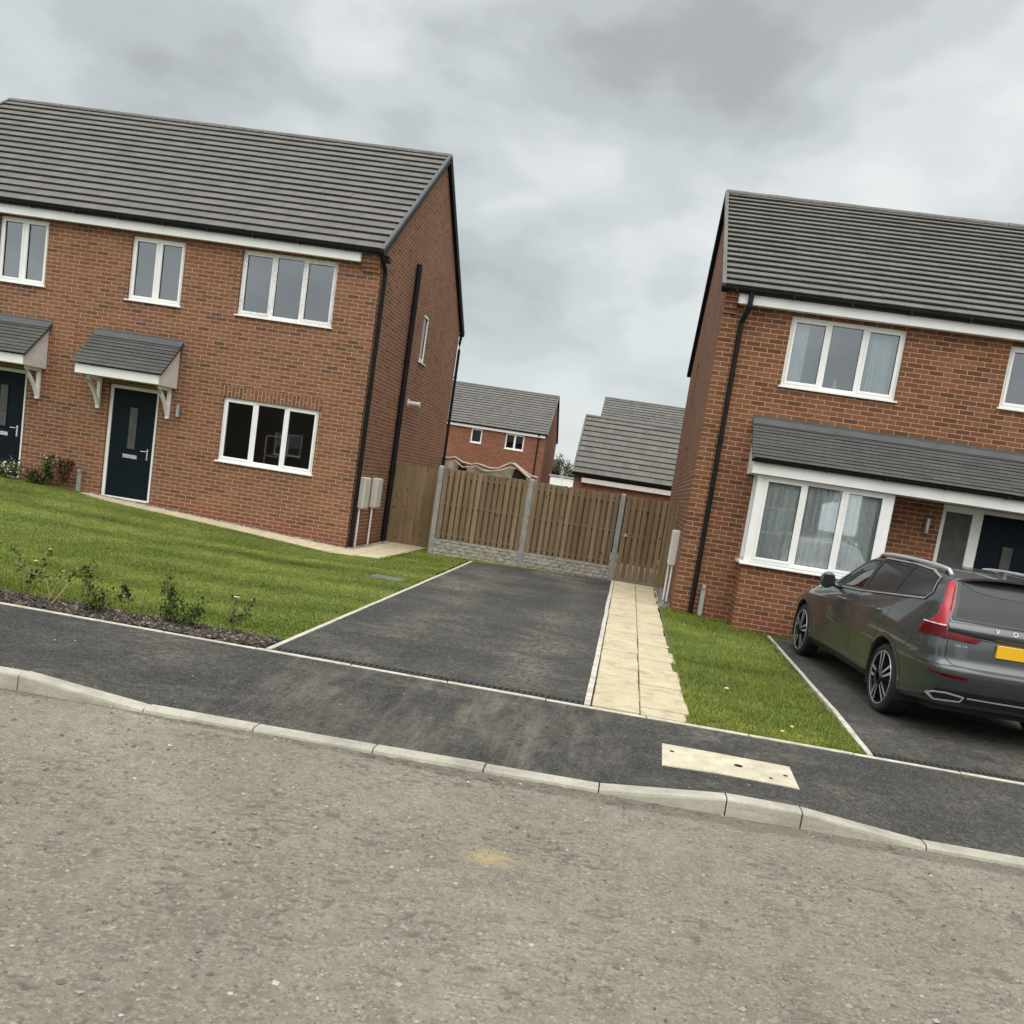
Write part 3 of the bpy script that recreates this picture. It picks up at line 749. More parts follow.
# ------------------------------------------------------------------ houses
def wall_face(m, P, a0, a1, z0, z1, holes, rev=.09, mi=0):
    A = sorted({a0, a1, *[h[0] for h in holes], *[h[1] for h in holes]}); Z = sorted({z0, z1, *[h[2] for h in holes], *[h[3] for h in holes]})
    for i in range(len(A)-1):
        for j in range(len(Z)-1):
            ca, cz = (A[i]+A[i+1])/2, (Z[j]+Z[j+1])/2
            if any(h[0] < ca < h[1] and h[2] < cz < h[3] for h in holes): continue
            q = [(A[i],Z[j]),(A[i+1],Z[j]),(A[i+1],Z[j+1]),(A[i],Z[j+1])]
            m.face([P(a, z, 0) for a, z in q], uv=q, mi=mi)
    for (ha, hb, hc, hd) in holes:
        for (p, q) in (((ha,hc),(hb,hc)),((hb,hc),(hb,hd)),((hb,hd),(ha,hd)),((ha,hd),(ha,hc))):
            m.face([P(*p,0), P(*q,0), P(*q,rev), P(*p,rev)], uv=[(p[0],p[1]),(q[0],q[1]),(q[0]+(rev if p[0]==q[0] else 0),q[1]+(0 if p[0]==q[0] else rev)),(p[0]+(rev if p[0]==q[0] else 0),p[1]+(0 if p[0]==q[0] else rev))], mi=mi)

def window(parent, loc, rz_, w, h, n, recess=.055, mat='white', curtain=None, glass='glass', sill=True, sash=True, label=None, name='window'):
    f = MB(); y0 = recess; fr = .058; d = .07
    f.bbox(0,w,y0,y0+d,0,fr,.006); f.bbox(0,w,y0,y0+d,h-fr,h,.006)
    f.bbox(0,fr,y0+.001,y0+d-.001,fr-.004,h-fr+.004,.006); f.bbox(w-fr,w,y0+.001,y0+d-.001,fr-.004,h-fr+.004,.006)
    edges = [fr+(w-2*fr)*i/n for i in range(n+1)]
    for x in edges[1:-1]: f.bbox(x-.032,x+.032,y0+.002,y0+d-.002,fr-.004,h-fr+.004,.006)
    g = MB()
    for i in range(n):
        a = edges[i]+(.032 if i else 0); b = edges[i+1]-(.032 if i < n-1 else 0); s = .036 if (sash and i != 1 or n == 2) else .012
        yy = y0-.012 if s > .02 else y0+.006
        f.bbox(a-.012,b+.012,yy,y0+.05,fr-.012,fr+s,.007); f.bbox(a-.012,b+.012,yy,y0+.05,h-fr-s,h-fr+.012,.007)
        f.bbox(a-.012,a+s,yy+.001,y0+.049,fr+s-.004,h-fr-s+.004,.007); f.bbox(b-s,b+.012,yy+.001,y0+.049,fr+s-.004,h-fr-s+.004,.007)
        g.face([(a+s-.004,y0+.028,fr+s-.004),(b-s+.004,y0+.028,fr+s-.004),(b-s+.004,y0+.028,h-fr-s+.004),(a+s-.004,y0+.028,h-fr-s+.004)])
        # dark gasket line round the pane
        k = .007
        for (u0,u1,v0,v1) in ((a+s-.001,b-s+.001,fr+s-.001,fr+s+k),(a+s-.001,b-s+.001,h-fr-s-k,h-fr-s+.001),(a+s-.001,a+s+k,fr+s,h-fr-s),(b-s-k,b-s+.001,fr+s,h-fr-s)):
            f.box(u0,u1,y0+.018,y0+.026,v0,v1,mi=1)
    o = f.build(name, [M[mat], M['black']], parent, loc=loc, rot=(0,0,rz_))
    if label: o['label'] = label
    g.build('pane', M[glass], o)
    if sill:
        s = MB(); s.prism([(-.045,-.030),(-.045,-.006),(y0+.02,.012),(y0+.02,-.030)], 'x', -.035, w+.035); s.build('sill', M['white'], o)
    if curtain == 'sides':
        for (a, b) in ((.07,.34),(w-.52,w-.07)): drape(o, a, b, .08, h-.06, y0+.16)
    if curtain == 'full': drape(o, .05, w-.05, .05, h-.05, y0+.105, 'curtain', 40)
    return o
def drape(parent, a, b, z0, z1, y, mat='voile', n=14):
    m = MB(); pa = []; pb = []
    for i in range(n*4+1):
        t = i/(n*4); x = a+(b-a)*t; dy = .022*math.sin(t*n*3.1+.7*math.sin(t*9))+.008*math.sin(t*n*7.7)
        pa.append((x,y+dy,z0)); pb.append((x,y+dy*1.1,z1))
    m.strip(pa, pb, smooth=True); m.build('curtain', M[mat], parent, merge=True)

def roof_slope(m, x0, x1, ya, za, yb, zb_, n, lift=.052, mi=0, row=.33):
    """tiled slope from eave (ya,za) up to ridge (yb,zb_): n stepped courses"""
    L_ = math.hypot(yb-ya, zb_-za); uy, uz = (yb-ya)/L_, (zb_-za)/L_
    ny, nz = -uz, uy
    if nz < 0: ny, nz = -ny, -nz
    def Q(x, s, h): return (x, ya+uy*s+ny*h, za+uz*s+nz*h)
    g_ = L_/n; xs = np.arange(x0, x1+1e-6, (x1-x0)/max(1, round((x1-x0)/1.32)))
    for i in range(n):
        s0, s1 = i*g_, (i+1)*g_+.02
        for a, b in zip(xs, xs[1:]):
            l0, l1 = lift+random.uniform(-.004,.004), .004
            c, d = Q(a,s0,l0), Q(b,s0,l0)
            uv = [(a,s0*1.0),(b,s0),(b,s1),(a,s1)]; k = row/g_
            uv = [(u, v*k) for u, v in uv]
            m.face([c, d, Q(b,s1,l1), Q(a,s1,l1)], uv=uv, mi=mi)
            m.face([c, d, Q(b,s0+.004,l0-.020), Q(a,s0+.004,l0-.020)], uv=[(a,.1),(b,.1),(b,.12),(a,.12)], mi=mi)
            m.face([Q(a,s0+.004,l0-.020), Q(b,s0+.004,l0-.020), Q(b,s0+.035,l0-.022), Q(a,s0+.035,l0-.022)], uv=[(a,.1),(b,.1),(b,.12),(a,.12)], mi=mi)
            m.face([Q(a,s0+.035,l0-.022), Q(b,s0+.035,l0-.022), Q(b,s0+.035,-.01), Q(a,s0+.035,-.01)], uv=[(a,.1),(b,.1),(b,.12),(a,.12)], mi=mi)
        for x, sg in ((x0,-1),(x1,1)):
            m.face([Q(x,s0,lift), Q(x,s1,.004), Q(x,s1,-.03), Q(x,s0,-.03)], uv=[(0,.1),(.1,.1),(.1,.12),(0,.12)], mi=mi)
def slope_box(m, x0, x1, ya, za, yb, zb_, h0, h1, mi=0):
    L_ = math.hypot(yb-ya, zb_-za); uy, uz = (yb-ya)/L_, (zb_-za)/L_; ny, nz = -uz, uy
    if nz < 0: ny, nz = -ny, -nz
    q = [(ya+ny*h0,za+nz*h0),(yb+ny*h0,zb_+nz*h0),(yb+ny*h1,zb_+nz*h1),(ya+ny*h1,za+nz*h1)]
    m.prism(q, 'x', x0, x1, mi)
def ridge_caps(m, x0, x1, y, z):
    n = max(1, round((x1-x0)/.46)); L_ = (x1-x0)/n
    for i in range(n):
        a, b = x0+i*L_+.004, x0+(i+1)*L_-.004; r = .095+random.uniform(-.004,.004); pa = []; pb = []
        for k in range(9):
            t = math.pi*(k/8); c = (y-r*math.cos(t), z-.07+r*.95*math.sin(t)); pa.append((a,*c)); pb.append((b,*c))
        m.strip(pa, pb, smooth=True); m.face(pa); m.face(list(reversed(pb)))
def gutter(name, parent, x0, x1, y, z, r=.058, brackets=True, sgn=-1):
    m = MB(); n = 10; pa = []; pb = []
    for k in range(n+1):
        t = math.pi*k/n; c = (y - r*math.cos(t), z - r*math.sin(t)); pa.append((x0,*c)); pb.append((x1,*c))
    ia = [(x0, y+(p[1]-y)*.9, z+(p[2]-z)*.9) for p in pa]; ib = [(x1, p[1], p[2]) for p in ia]
    m.strip(pa, pb, smooth=True); m.strip(ib, ia, smooth=True)
    m.face(pa); m.face(list(reversed(pb)))
    m.face([pa[0],pb[0],ib[0],ia[0]]); m.face([pa[-1],pb[-1],ib[-1],ia[-1]])
    if brackets:
        x = x0+.25
        while x < x1: m.box(x-.014,x+.014,y-r*1.06,y+r*1.06,z-r*1.12,z-.006); x += .92
    return m.build(name, M['black'], parent, merge=False)
def newMB(k=None):
    m = MB(); m.k = k; return m
def downpipe(parent, path, r, clip_zs, name='downpipe', clip=lambda z: None, wall=None):
    m = MB(); m.tube(path, r, 12)
    for (x, y, z) in clip_zs:
        m.tube([(x,y,z-.02),(x,y,z+.02)], r*1.16, 12)
        m.box(x-.012+wall[0]*r, x+.012+wall[0]*(r+.03), y-.012+wall[1]*r, y+.012+wall[1]*(r+.03), z-.018, z+.018)
    return m.build(name, M['black'], parent)
def corbel(m, xa, xb, zt, mi=0):
    """brick steps carrying the eave at a gable corner"""
    for i in range(5):
        z1 = zt-.079*i; z0 = z1-.079; d = .19-.038*i
        q = [(xa,z0),(xb,z0),(xb,z1),(xa,z1)]
        m.box(xa, xb, -d, .0, z0, z1, mi)
def interior(parent, x0, x1, z0, zm, z1, yb):
    m = MB()
    m.box(x0,x1,.32,yb,z0-.05,z0); m.cut(); m.box(x0,x1,.32,yb,zm-.25,zm); m.cut(); m.box(x0,x1,.32,yb,z1,z1+.05); m.cut(); m.box(x0,x1,yb,yb+.06,z0,z1)
    m.build_each('room_lining', M['plaster'], parent)
def panel_door(house, x0, x1, zb_, zt, label=None, y=.055, frame_w=.07, handle_right=True):
    """navy composite door leaf with pane, letterbox, handle, white frame"""
    f = MB(); fw = frame_w
    a, b = x0+fw, x1-fw; t = zt-fw
    d = MB(); d.bbox(a+.004,b-.004,y+.01,y+.05,zb_+.045,t-.004,.004)
    mid = (a+b)/2; gw = .075
    def ring(m, u0, u1, v0, v1, yy, wd, th, mi=0):
        m.bbox(u0,u1,yy-th,yy+.001,v0,v0+wd,.004,mi); m.bbox(u0,u1,yy-th,yy+.001,v1-wd,v1,.004,mi)
        m.bbox(u0,u0+wd,yy-th+.001,yy+.001,v0+wd,v1-wd,.004,mi); m.bbox(u1-wd,u1,yy-th+.001,yy+.001,v0+wd,v1-wd,.004,mi)
    ring(d, mid-gw-.035, mid+gw+.035, zb_+1.02, zb_+1.92, y+.01, .03, .010)
    ring(d, a+.09, b-.09, zb_+.16, t-.12, y+.01, .012, .004)
    o = d.build('door', M['navy'], house)
    if label: o['label'] = label
    f.bbox(x0,a,y-.01,y+.07,zb_,zt,.006); f.bbox(b,x1,y-.01,y+.07,zb_,zt,.006); f.bbox(a-.004,b+.004,y-.009,y+.069,t,zt-.001,.006); f.bbox(a-.004,b+.004,y-.03,y+.069,zb_-.02,zb_+.035,.006)
    f.build('door_frame', M['white'], o)
    g = MB(); g.box(mid-gw-.006,mid+gw+.006,y+.004,y+.009,zb_+1.048,zb_+1.892); g.build('pane', M['frost'], o)
    l = MB(); l.bbox(mid-.15,mid+.15,y-.001,y+.010,zb_+.885,zb_+.905,.002); l.bbox(mid-.155,mid+.155,y-.004,y+.010,zb_+.855,zb_+.89,.004); l.bbox(mid-.155,mid+.155,y-.008,y+.010,zb_+.90,zb_+.935,.004); l.build('letterbox', M['chrome'], o)
    h = MB(); hx = b-.10 if handle_right else a+.10
    h.bbox(hx-.018,hx+.018,y-.002,y+.012,zb_+.86,zb_+1.10,.006); h.tube([(hx,y,zb_+1.04),(hx,y-.05,zb_+1.04),(hx+(-.115 if handle_right else .115),y-.05,zb_+1.035)], .010, 8); h.build('handle', M['chrome'], o)
    return o
def canopy(house, x0, x1, zl, zh, proj, label=None):
    """lean-to porch canopy: tiled top, lead flashing, white fascia and boarded cheeks, gallows brackets"""
    m = newMB(); n = 10; e = .06
    roof_slope(m, x0-e, x1+e, -proj-.06, zl+.02, 0, zh, n, .022, row=.12)
    o = m.build('canopy', M['tileD'], house)
    if label: o['label'] = label
    f = MB(); slope_box(f, x0-e, x1+e, -.13, zh-(zh-zl)*.13/(proj+.06)+.03, .0, zh+.03, .0, .012); f.box(x0-e,x1+e,-.012,.0,zh-.02,zh+.07)
    f.build('flashing', M['lead'], o)
    f = MB(); zf = zl-.17
    f.bbox(x0,x1,-proj,-proj+.022,zf,zl+.01,.004)
    f.box(x0+.01,x1-.01,-proj+.022,0,zf+.01,zf+.025)
    f.build('fascia', M['white'], o)
    c = MB()
    for x, s in ((x0,1),(x1-.02,1)):
        c.prism([(-proj+.022,zf),(-.002,zf),(-.002,zh-.045),(-proj+.022,zl-.012)], 'x', x, x+.02); c.cut()
    c.build_each('cheek', M['whiteD'], o)
    for x in (x0+.12, x1-.12):
        b = MB(); b.bbox(x-.035,x+.035,-.07,-.002,zf-.62,zf,.006); b.bbox(x-.033,x+.033,-.46,-.07,zf-.07,zf-.001,.006)
        pts = []
        for k in range(7):
            t = k/6; bow = .05*math.sin(math.pi*t); y = -.42+.35*t+bow*.5; z = zf-.07-.42*t+bow*.6; pts.append((y, z))
        for (p, q) in zip(pts, pts[1:]):
            b.face([(x-.03,p[0],p[1]),(x+.03,p[0],p[1]),(x+.03,q[0],q[1]),(x-.03,q[0],q[1])]); b.face([(x-.03,p[0],p[1]-.08),(x+.03,p[0],p[1]-.08),(x+.03,q[0],q[1]-.08),(x-.03,q[0],q[1]-.08)])
            b.face([(x+.03,p[0],p[1]),(x+.03,p[0],p[1]-.08),(x+.03,q[0],q[1]-.08),(x+.03,q[0],q[1])]); b.face([(x-.03,p[0],p[1]),(x-.03,p[0],p[1]-.08),(x-.03,q[0],q[1]-.08),(x-.03,q[0],q[1])])
        b.build('bracket', M['white'], o)
    return o
def wall_light(house, x, z, y=0):
    m = MB(); m.box(x-.03,x+.03,y-.02,y,z-.04,z+.04); m.tube([(x,y-.075,z-.12),(x,y-.075,z+.12)], .038, 12); m.box(x-.01,x+.01,y-.07,y-.01,z-.015,z+.015)
    return m.build('wall_light', M['steel'], house)
def soldier(m, x0, x1, z0, z1):
    m.face([(x0,-.003,z0),(x1,-.003,z0),(x1,-.003,z1),(x0,-.003,z1)], uv=[(.006,x0+9.9),(.006,x1+9.9),(.231,x1+9.9),(.231,x0+9.9)])
    for (a,b) in (((x0,z0),(x1,z0)),((x1,z0),(x1,z1)),((x1,z1),(x0,z1)),((x0,z1),(x0,z0))): m.face([(a[0],-.003,a[1]),(b[0],-.003,b[1]),(b[0],.0,b[1]),(a[0],.0,a[1])])

def shell(house, name_mat, x0, x1, depth, z0, heave, ridge_y, ridge_z, holes, gholes=(), gside=1, tiles=17, ov=.238, ovx=.08, back_eave=None, verge='light', rev=.09):
    """brick shell with gables and tiled roof; returns wall and roof parts"""
    m = MB(); wt = heave+.02
    wall_face(m, lambda a, z, d: (a, d, z), x0, x1, z0, wt, holes, rev)
    be = heave if back_eave is None else back_eave
    for (x, s) in ((x0,-1),(x1,1)):
        P = (lambda xx, ss: (lambda a, z, d: (xx-ss*d, a, z)))(x, s)
        wall_face(m, P, 0, depth, z0, min(wt, be), list(gholes) if s == gside else [], rev)
        sl = (ridge_z-heave)/(ridge_y+ov)
        zt = min(wt, be)
        tri = [(0,zt),(depth,zt),(depth,be+sl*ov-.01),(ridge_y,ridge_z-.05),(0,heave+sl*ov-.05)]
        m.face([P(a,z,0) for a, z in tri], uv=tri)
    m.face([(x0,depth,z0),(x1,depth,z0),(x1,depth,wt),(x0,depth,wt)])
    wall = m.build('wall', M[name_mat], house)
    m = newMB()
    roof_slope(m, x0-ovx, x1+ovx, -ov, heave, ridge_y, ridge_z, tiles)
    sb = (ridge_z-be)/(depth+ov-ridge_y)
    roof_slope(m, x0-ovx, x1+ovx, depth+ov, be, ridge_y, ridge_z, tiles)
    ridge_caps(m, x0-ovx, x1+ovx, ridge_y, ridge_z+.05)
    roof = m.build('roof', M['tile'], house)
    v = MB()
    for (xa, xb) in ((x0-ovx-.022,x0-ovx+.045),(x1+ovx-.045,x1+ovx+.022)):
        slope_box(v, xa, xb, -ov-.015, heave-.015, ridge_y-.0, ridge_z, .0, .058); v.cut(); slope_box(v, xa, xb, depth+ov+.015, be-.015, ridge_y+.0, ridge_z, .0, .058); v.cut()
    v.build_each('verge_cap', M['lead' if verge == 'light' else 'tile'], roof)
    v = MB()
    for (xa, xb) in ((x0-ovx-.012,x0+.002),(x1-.002,x1+ovx+.012)):
        slope_box(v, xa, xb, -ov+.02, heave-.0, ridge_y, ridge_z, -.10, -.002); v.cut(); slope_box(v, xa, xb, depth+ov-.02, be, ridge_y, ridge_z, -.10, -.002); v.cut()
    v.build_each('verge_board', M['black'], roof)
    return wall, roof

# ---- left pair of houses
HL = empty('brick_house', (-5.5103, 17.3817, 0), .0127)
tag(HL, 'brown brick semi-detached pair with two navy doors under tiled canopies behind the wide lawn', 'house', 'new brick houses')
EL, RZL, RYL = 5.665, 9.03, 4.20
winL = [(-7.93,-6.87,4.135,5.41),(-5.105,-3.985,4.12,5.37),(-2.80,-.85,4.13,5.40),(-2.875,-.875,1.205,2.49),(-8.66-1.75,-8.66-.35,1.2,2.49)]
doorL = [(-5.285,-4.215,.10,2.41),(-8.10,-7.07,.17,2.41)]
wallL, roofL = shell(HL, 'brickL', -11.0, 0, 8.40, -.8, EL, RYL, RZL, winL+doorL, [(4.02,4.62,4.20,5.36)], 1, 17)
interior(HL, -10.9, -.12, .1, 2.75, 5.5, 4.2)
# extra wall details: corbels, soldier course, movement joint
m = MB(); corbel(m, -.365, 0, EL+.02); m.build('corbel', M['brickL'], HL)
m = MB(); soldier(m, -2.875-.05, -.875+.05, 2.492, 2.492+.225); m.build('soldier_course', M['brickL'], HL)
m = MB(); m.face([(-6.03,-.002,5.45),(-6.018,-.002,5.45),(-6.20,-.002,.0),(-6.212,-.002,.0)]); m.build('movement_joint', M['leafR'], HL)
m = MB(); x0, x1 = -11.0, -.365
m.bbox(x0,x1,-.165,-.143,5.425,5.60,.004); m.face([(x0,-.143,5.44),(x1,-.143,5.44),(x1,0,5.44),(x0,0,5.44)]); m.box(x1-.02,x1,-.165,0,5.44,5.6)
m.build('fascia', M['white'], HL)
gutter('gutter', HL, -11.05, .10, -.225, EL-.01, .060)
gutter('gutter', HL, -11.05, .10, 8.40+.225, EL-.01, .060)
m = MB(); m.box(0.0,.13,-.02,.20,EL-.13,EL-.03); m.build('gutter_outlet', M['black'], HL)
for i, (a, b, c, d) in enumerate(winL):
    n = [2,2,3,3,3][i]
    window(HL, (a, 0, c), 0, b-a, d-c, n, mat='scuff' if i == 2 else 'white', glass='glassC' if i >= 3 else 'glass', curtain=None, label='upper window with scuffed, part-filmed frame' if i == 2 else None)
for i, (a, b, c, d) in enumerate(doorL): panel_door(HL, a, b, c, d)
canopy(HL, -5.60, -3.87, 2.66, 3.40, .72); canopy(HL, -8.42, -6.68, 2.66, 3.40, .72)
wall_light(HL, -3.755, 2.06)
m = MB(); m.bbox(-5.775,-5.69,-.075,0,-.02,.50,.012); m.bbox(-5.765,-5.70,-.09,0,.50,.58,.012); m.build('riser_cover', M['greypipe'], HL)
# gable pipework
downpipe(HL, [(.02,-.225,EL-.06),(.06,-.15,EL-.12),(.075,.09,EL-.32),(.075,.10,EL-.45),(.075,.10,-.2)], .042, [(.075,.10,z) for z in (.4,1.6,2.9,4.2)], wall=(-1,0))
downpipe(HL, [(.075,2.66,6.14),(.075,2.66,-.2)], .062, [(.075,2.66,z) for z in (.35,1.5,2.6,3.15,4.0,5.2)], 'soil_pipe', wall=(-1,0))
downpipe(HL, [(.02,8.62,EL-.06),(.05,8.40,EL-.30),(.05,8.46,EL-.5),(.05,8.46,-.2)], .042, [(.05,8.46,z) for z in (1.6,3.0,4.4)], wall=(-1,0))
window(HL, (0, 4.02, 4.20), math.pi/2, .60, 1.16, 1, recess=.03)
m = MB(); m.tube([(0,3.55,3.14),(.27,3.55,3.14)], .055, 14); m.tube([(.24,3.55,3.14),(.29,3.55,3.14)], .062, 14); m.tube([(0,3.55,3.14),(.012,3.55,3.14)], .10, 14); m.build('boiler_flue', M['whiteD'], HL)
for y0 in (.40, 1.34):
    b = MB(); b.bbox(0,.135,y0,y0+.42,.66,1.31,.018); o = b.build('meter_box', M['meter'], HL)
    d = MB(); d.bbox(.135,.142,y0+.03,y0+.39,.69,1.28,.004); d.build('meter_door', M['meter'], o)
    c = MB(); c.tube([(.06,y0+.06,.665),(.06,y0+.06,-.25)], .020, 8); c.build('conduit', M['white'], o)

# ---- right house
HR = empty('brick_house', (1.0114, 15.2492, 0), -.0097)
tag(HR, 'red brick house with a curtained bay window under a lean-to roof behind the parked car', 'house', 'new brick houses')
ER, RZR, RYR, DR = 5.345, 8.51, 4.92, 9.84
winR = [(1.135,2.99,3.935,5.075),(4.61,5.75,4.07,5.06),(1.25,2.9,1.05,2.30)]
doorR = [(4.09,5.80,-.02,2.415)]
wallR, roofR = shell(HR, 'brickR', 0, 10.2, DR, -.8, ER, RYR, RZR, winR+doorR, [(5.9,6.4,4.02,5.03),(4.2,4.6,2.3,3.0)], -1, 20, verge='tile')
interior(HR, .12, 10.0, .0, 2.6, 5.2, 4.0)
m = MB(); corbel(m, 0, .21, ER+.02); m.build('corbel', M['brickR'], HR)
m = MB(); m.bbox(.21,10.2,-.165,-.143,5.115,5.275,.004); m.face([(.21,-.143,5.125),(10.2,-.143,5.125),(10.2,0,5.125),(.21,0,5.125)]); m.box(.21,.23,-.165,0,5.125,5.275); m.build('fascia', M['white'], HR)
gutter('gutter', HR, -.10, 10.25, -.225, ER-.01, .060); gutter('gutter', HR, -.10, 10.25, DR+.225, ER-.01, .060)
downpipe(HR, [(.40,-.225,ER-.05),(.40,-.225,ER-.28),(.34,-.09,ER-.47),(.325,-.06,ER-.52),(.325,-.06,-.1)], .042, [(.325,-.06,z) for z in (.5,1.7,2.9,4.0)], wall=(0,1))
window(HR, (1.135,0,3.935), 0, 1.855, 1.14, 3, curtain='sides', glass='glass'); window(HR, (4.61,0,4.07), 0, 1.14, .99, 2)
for (y0, z0, z1, w_) in ((5.9,4.02,5.03,.5),(4.2,2.3,3.0,.4)):
    window(HR, (0, y0+w_, z0), -math.pi/2, w_, z1-z0, 1, recess=.06, sill=False)
# lean-to roof over bay and porch
LX0, LX1, LP = .85, 10.2, .72
m = newMB(); roof_slope(m, LX0-.05, LX1, -LP-.07, 2.655, 0, 3.33, 12, .020, row=.12); lean = m.build('lean_to_roof', M['tileD'], HR)
f = MB(); slope_box(f, LX0-.05, LX1, -.12, 3.33-.675*.12/.79+.02, 0, 3.35, 0, .012); f.box(LX0-.06,LX1,-.012,0,3.33,3.40); f.build('flashing', M['lead'], lean)
f = MB(); f.bbox(LX0,LX1,-LP,-LP+.022,2.415,2.60,.004); f.box(LX0+.002,LX1,-LP+.022,0,2.418,2.434); f.prism([(-LP+.022,2.415),(-.001,2.415),(-.001,3.27),(-LP+.022,2.62)], 'x', LX0, LX0+.022); f.build('fascia', M['white'], lean)
gutter('gutter', lean, LX0-.04, LX1, -LP-.055, 2.645, .050)
# bay window: brick base, white frame, side light
BX0, BX1, BP = .975, 3.14, .60
m = MB()
wall_face(m, lambda a, z, d: (a, -BP+d, z), BX0, BX1, -.8, .955, [])
for x, s in ((BX0,1),(BX1,-1)):
    q = [(-BP,-.8),(0,-.8),(0,.955),(-BP,.955)]; m.face([(x,a,z) for a, z in q], uv=q)
m.face([(BX0,-BP,.955),(BX1,-BP,.955),(BX1,0,.955),(BX0,0,.955)])
bay = m.build('bay_base', M['brickR'], HR)
window(HR, (BX0+.09,-BP-.03,1.0), 0, BX1-BX0-.18, 1.415, 3, recess=.03, curtain='full', glass='glassC', sill=False, name='bay_window')
m = MB()
for (a, b) in ((BX0-.0,BX0+.10),(BX1-.10,BX1)): m.bbox(a,b,-BP-.004,-BP+.09,.985,2.415,.006); m.cut()
for xx in (BX0+.004, BX1-.064): m.cut(); m.bbox(xx,xx+.06,-.09,-.002,.985,2.415,.006); m.bbox(xx+.003,xx+.057,-BP+.09,-.09,.985,1.05,.006); m.bbox(xx+.003,xx+.057,-BP+.09,-.09,2.34,2.415,.006)
m.build_each('bay_post', M['white'], HR)
m = MB()
for xx in (BX0+.03, BX1-.03): m.face([(xx,-BP+.08,1.04),(xx,-.08,1.04),(xx,-.08,2.35),(xx,-BP+.08,2.35)]); m.cut()
m.build_each('bay_side_pane', M['glassC'], HR)
m = MB(); m.prism([(-BP-.075,.95),(-BP-.075,.975),(-BP+.05,1.0),(0,1.0),(0,.955),(-BP,.955)], 'x', BX0-.06, BX1+.06); m.build('bay_sill', M['white'], HR)
# door set
a, b, c, d = doorR[0]
m = MB()
m.bbox(a,a+.075,.045,.12,c,d,.006); m.bbox(a+.50,a+.64,.045,.12,c,d,.006); m.bbox(a+.07,a+.505,.046,.119,d-.11,d-.001,.006); m.bbox(a+.07,a+.505,.046,.119,c,c+.12,.006)
sl_ = m.build('side_light', M['white'], HR)
m = MB(); m.box(a+.07,a+.505,.07,.08,c+.1,d-.1); m.build('pane', M['frost'], sl_)
panel_door(HR, a+.60, b, c, d, y=.06)
wall_light(HR, 3.87, 2.02)
m = MB(); m.bbox(.445,.525,-.075,0,-.1,.38,.012); m.bbox(.455,.515,-.09,0,.38,.46,.012); m.build('riser_cover', M['greypipe'], HR)
b = MB(); b.bbox(-.14,0,1.02,1.40,.62,1.27,.018); mb_ = b.build('meter_box', M['meter'], HR)
d = MB(); d.bbox(-.147,-.14,1.05,1.37,.65,1.24,.004); d.build('meter_door', M['meter'], mb_)
c = MB(); c.tube([(-.05,1.08,.625),(-.05,1.08,-.2)], .020, 8); c.cut(); c.tube([(-.11,1.16,.625),(-.11,1.16,-.2)], .020, 8); c.build_each('conduit', M['white'], mb_)

# things seen through the glass
def in_house(h, x, y, z): return h.matrix_basis @ Vector((x, y, z))
fr_ = empty('wooden_stand', (HL.location.x-2.02, HL.location.y+.75, .92)); tag(fr_, 'pale wooden stand inside the ground floor window of the brown brick house', 'stand')
m = MB()
for (a, b) in ((-.22,.0),(.20,.0)): m.bbox(a,a+.035,b,b+.035,-.8,.95,.004)
for z in (.12,.50,.92): m.bbox(-.22,.235,0,.035,z,z+.03,.004)
m.build('frame', M['cane'], fr_)
m = MB(); m.bbox(-.30,.32,-.06,.22,-.02,.10,.02); m.build('shelf', M['cane'], fr_)
on = empty('ornament', (HR.location.x+2.03, HR.location.y+.17, 4.0)); tag(on, 'small white ornament on the sill inside the curtained upper window', 'ornament')
m = MB(); m.tube([(0,0,0),(0,0,.05),(0,0,.07)], .045, 10); m.build('base', M['petalW'], on)
m = MB(); m.tube([(0,0,.07),(0,0,.14)], .022, 10, r1=.03); m.tube([(0,0,.14),(0,0,.21)], .018, 8, r1=.006); m.build('figure', M['petalW'], on)

# ---- houses and garage behind the fence
def far_house(loc, rz_, w, depth, z0, heave, ry, rzz, wins, label, tiles, mat='brickF', right_pipe=True, group='houses beyond the fence'):
    h = empty('brick_house', loc, rz_); tag(h, label, 'house', group)
    shell(h, mat, -w, 0, depth, z0, heave, ry, rzz, wins, (), 1, tiles, verge='tile')
    for (a, b, c, d) in wins: window(h, (a,0,c), 0, b-a, d-c, 2 if b-a > .9 else 1)
    interior(h, -w+.1, -.1, z0+.6, heave-2.7, heave-.2, depth*.5)
    m = MB(); m.bbox(-w,-.05,-.165,-.143,heave-.24,heave-.06,.004); m.box(-w,-.05,-.143,0,heave-.23,heave-.21); m.build('fascia', M['white'], h)
    gutter('gutter', h, -w-.05, .08, -.225, heave-.01, .06, False)
    if right_pipe: downpipe(h, [(-.5,-.2,heave-.06),(-.5,-.05,heave-.35),(-.5,-.05,z0)], .045, [], wall=(0,1))
    return h
far_house((-6.21,60.24,0), .004, 11, 8.4, -1.6, 5.07, 4.2, 8.13, [(-5.15,-4.38,3.85,4.82),(-2.75,-1.45,3.77,4.82)], 'distant red brick house with two white windows, seen over the left fence panel', 16)
far_house((9.0,62.0-4.2,0), -.004, 11.7, 8.4, -1.6, 5.2, 4.2, 8.30, [(-9.5,-8.3,3.8,4.85)], 'distant house of which only the upper grey roof shows behind the garage roof', 16)
ga = empty('brick_garage', (-2.30, 35.24, 0), .0); tag(ga, 'brick garage with tiled roof and white fascia behind the right fence panel', 'garage')
shell(ga, 'brickF', 0, 6.2, 5.6, -1.0, 2.40, 2.8, 4.89, [(.7,3.1,-.9,1.75),(3.5,5.9,-.9,1.75)], (), 1, 11, verge='tile')
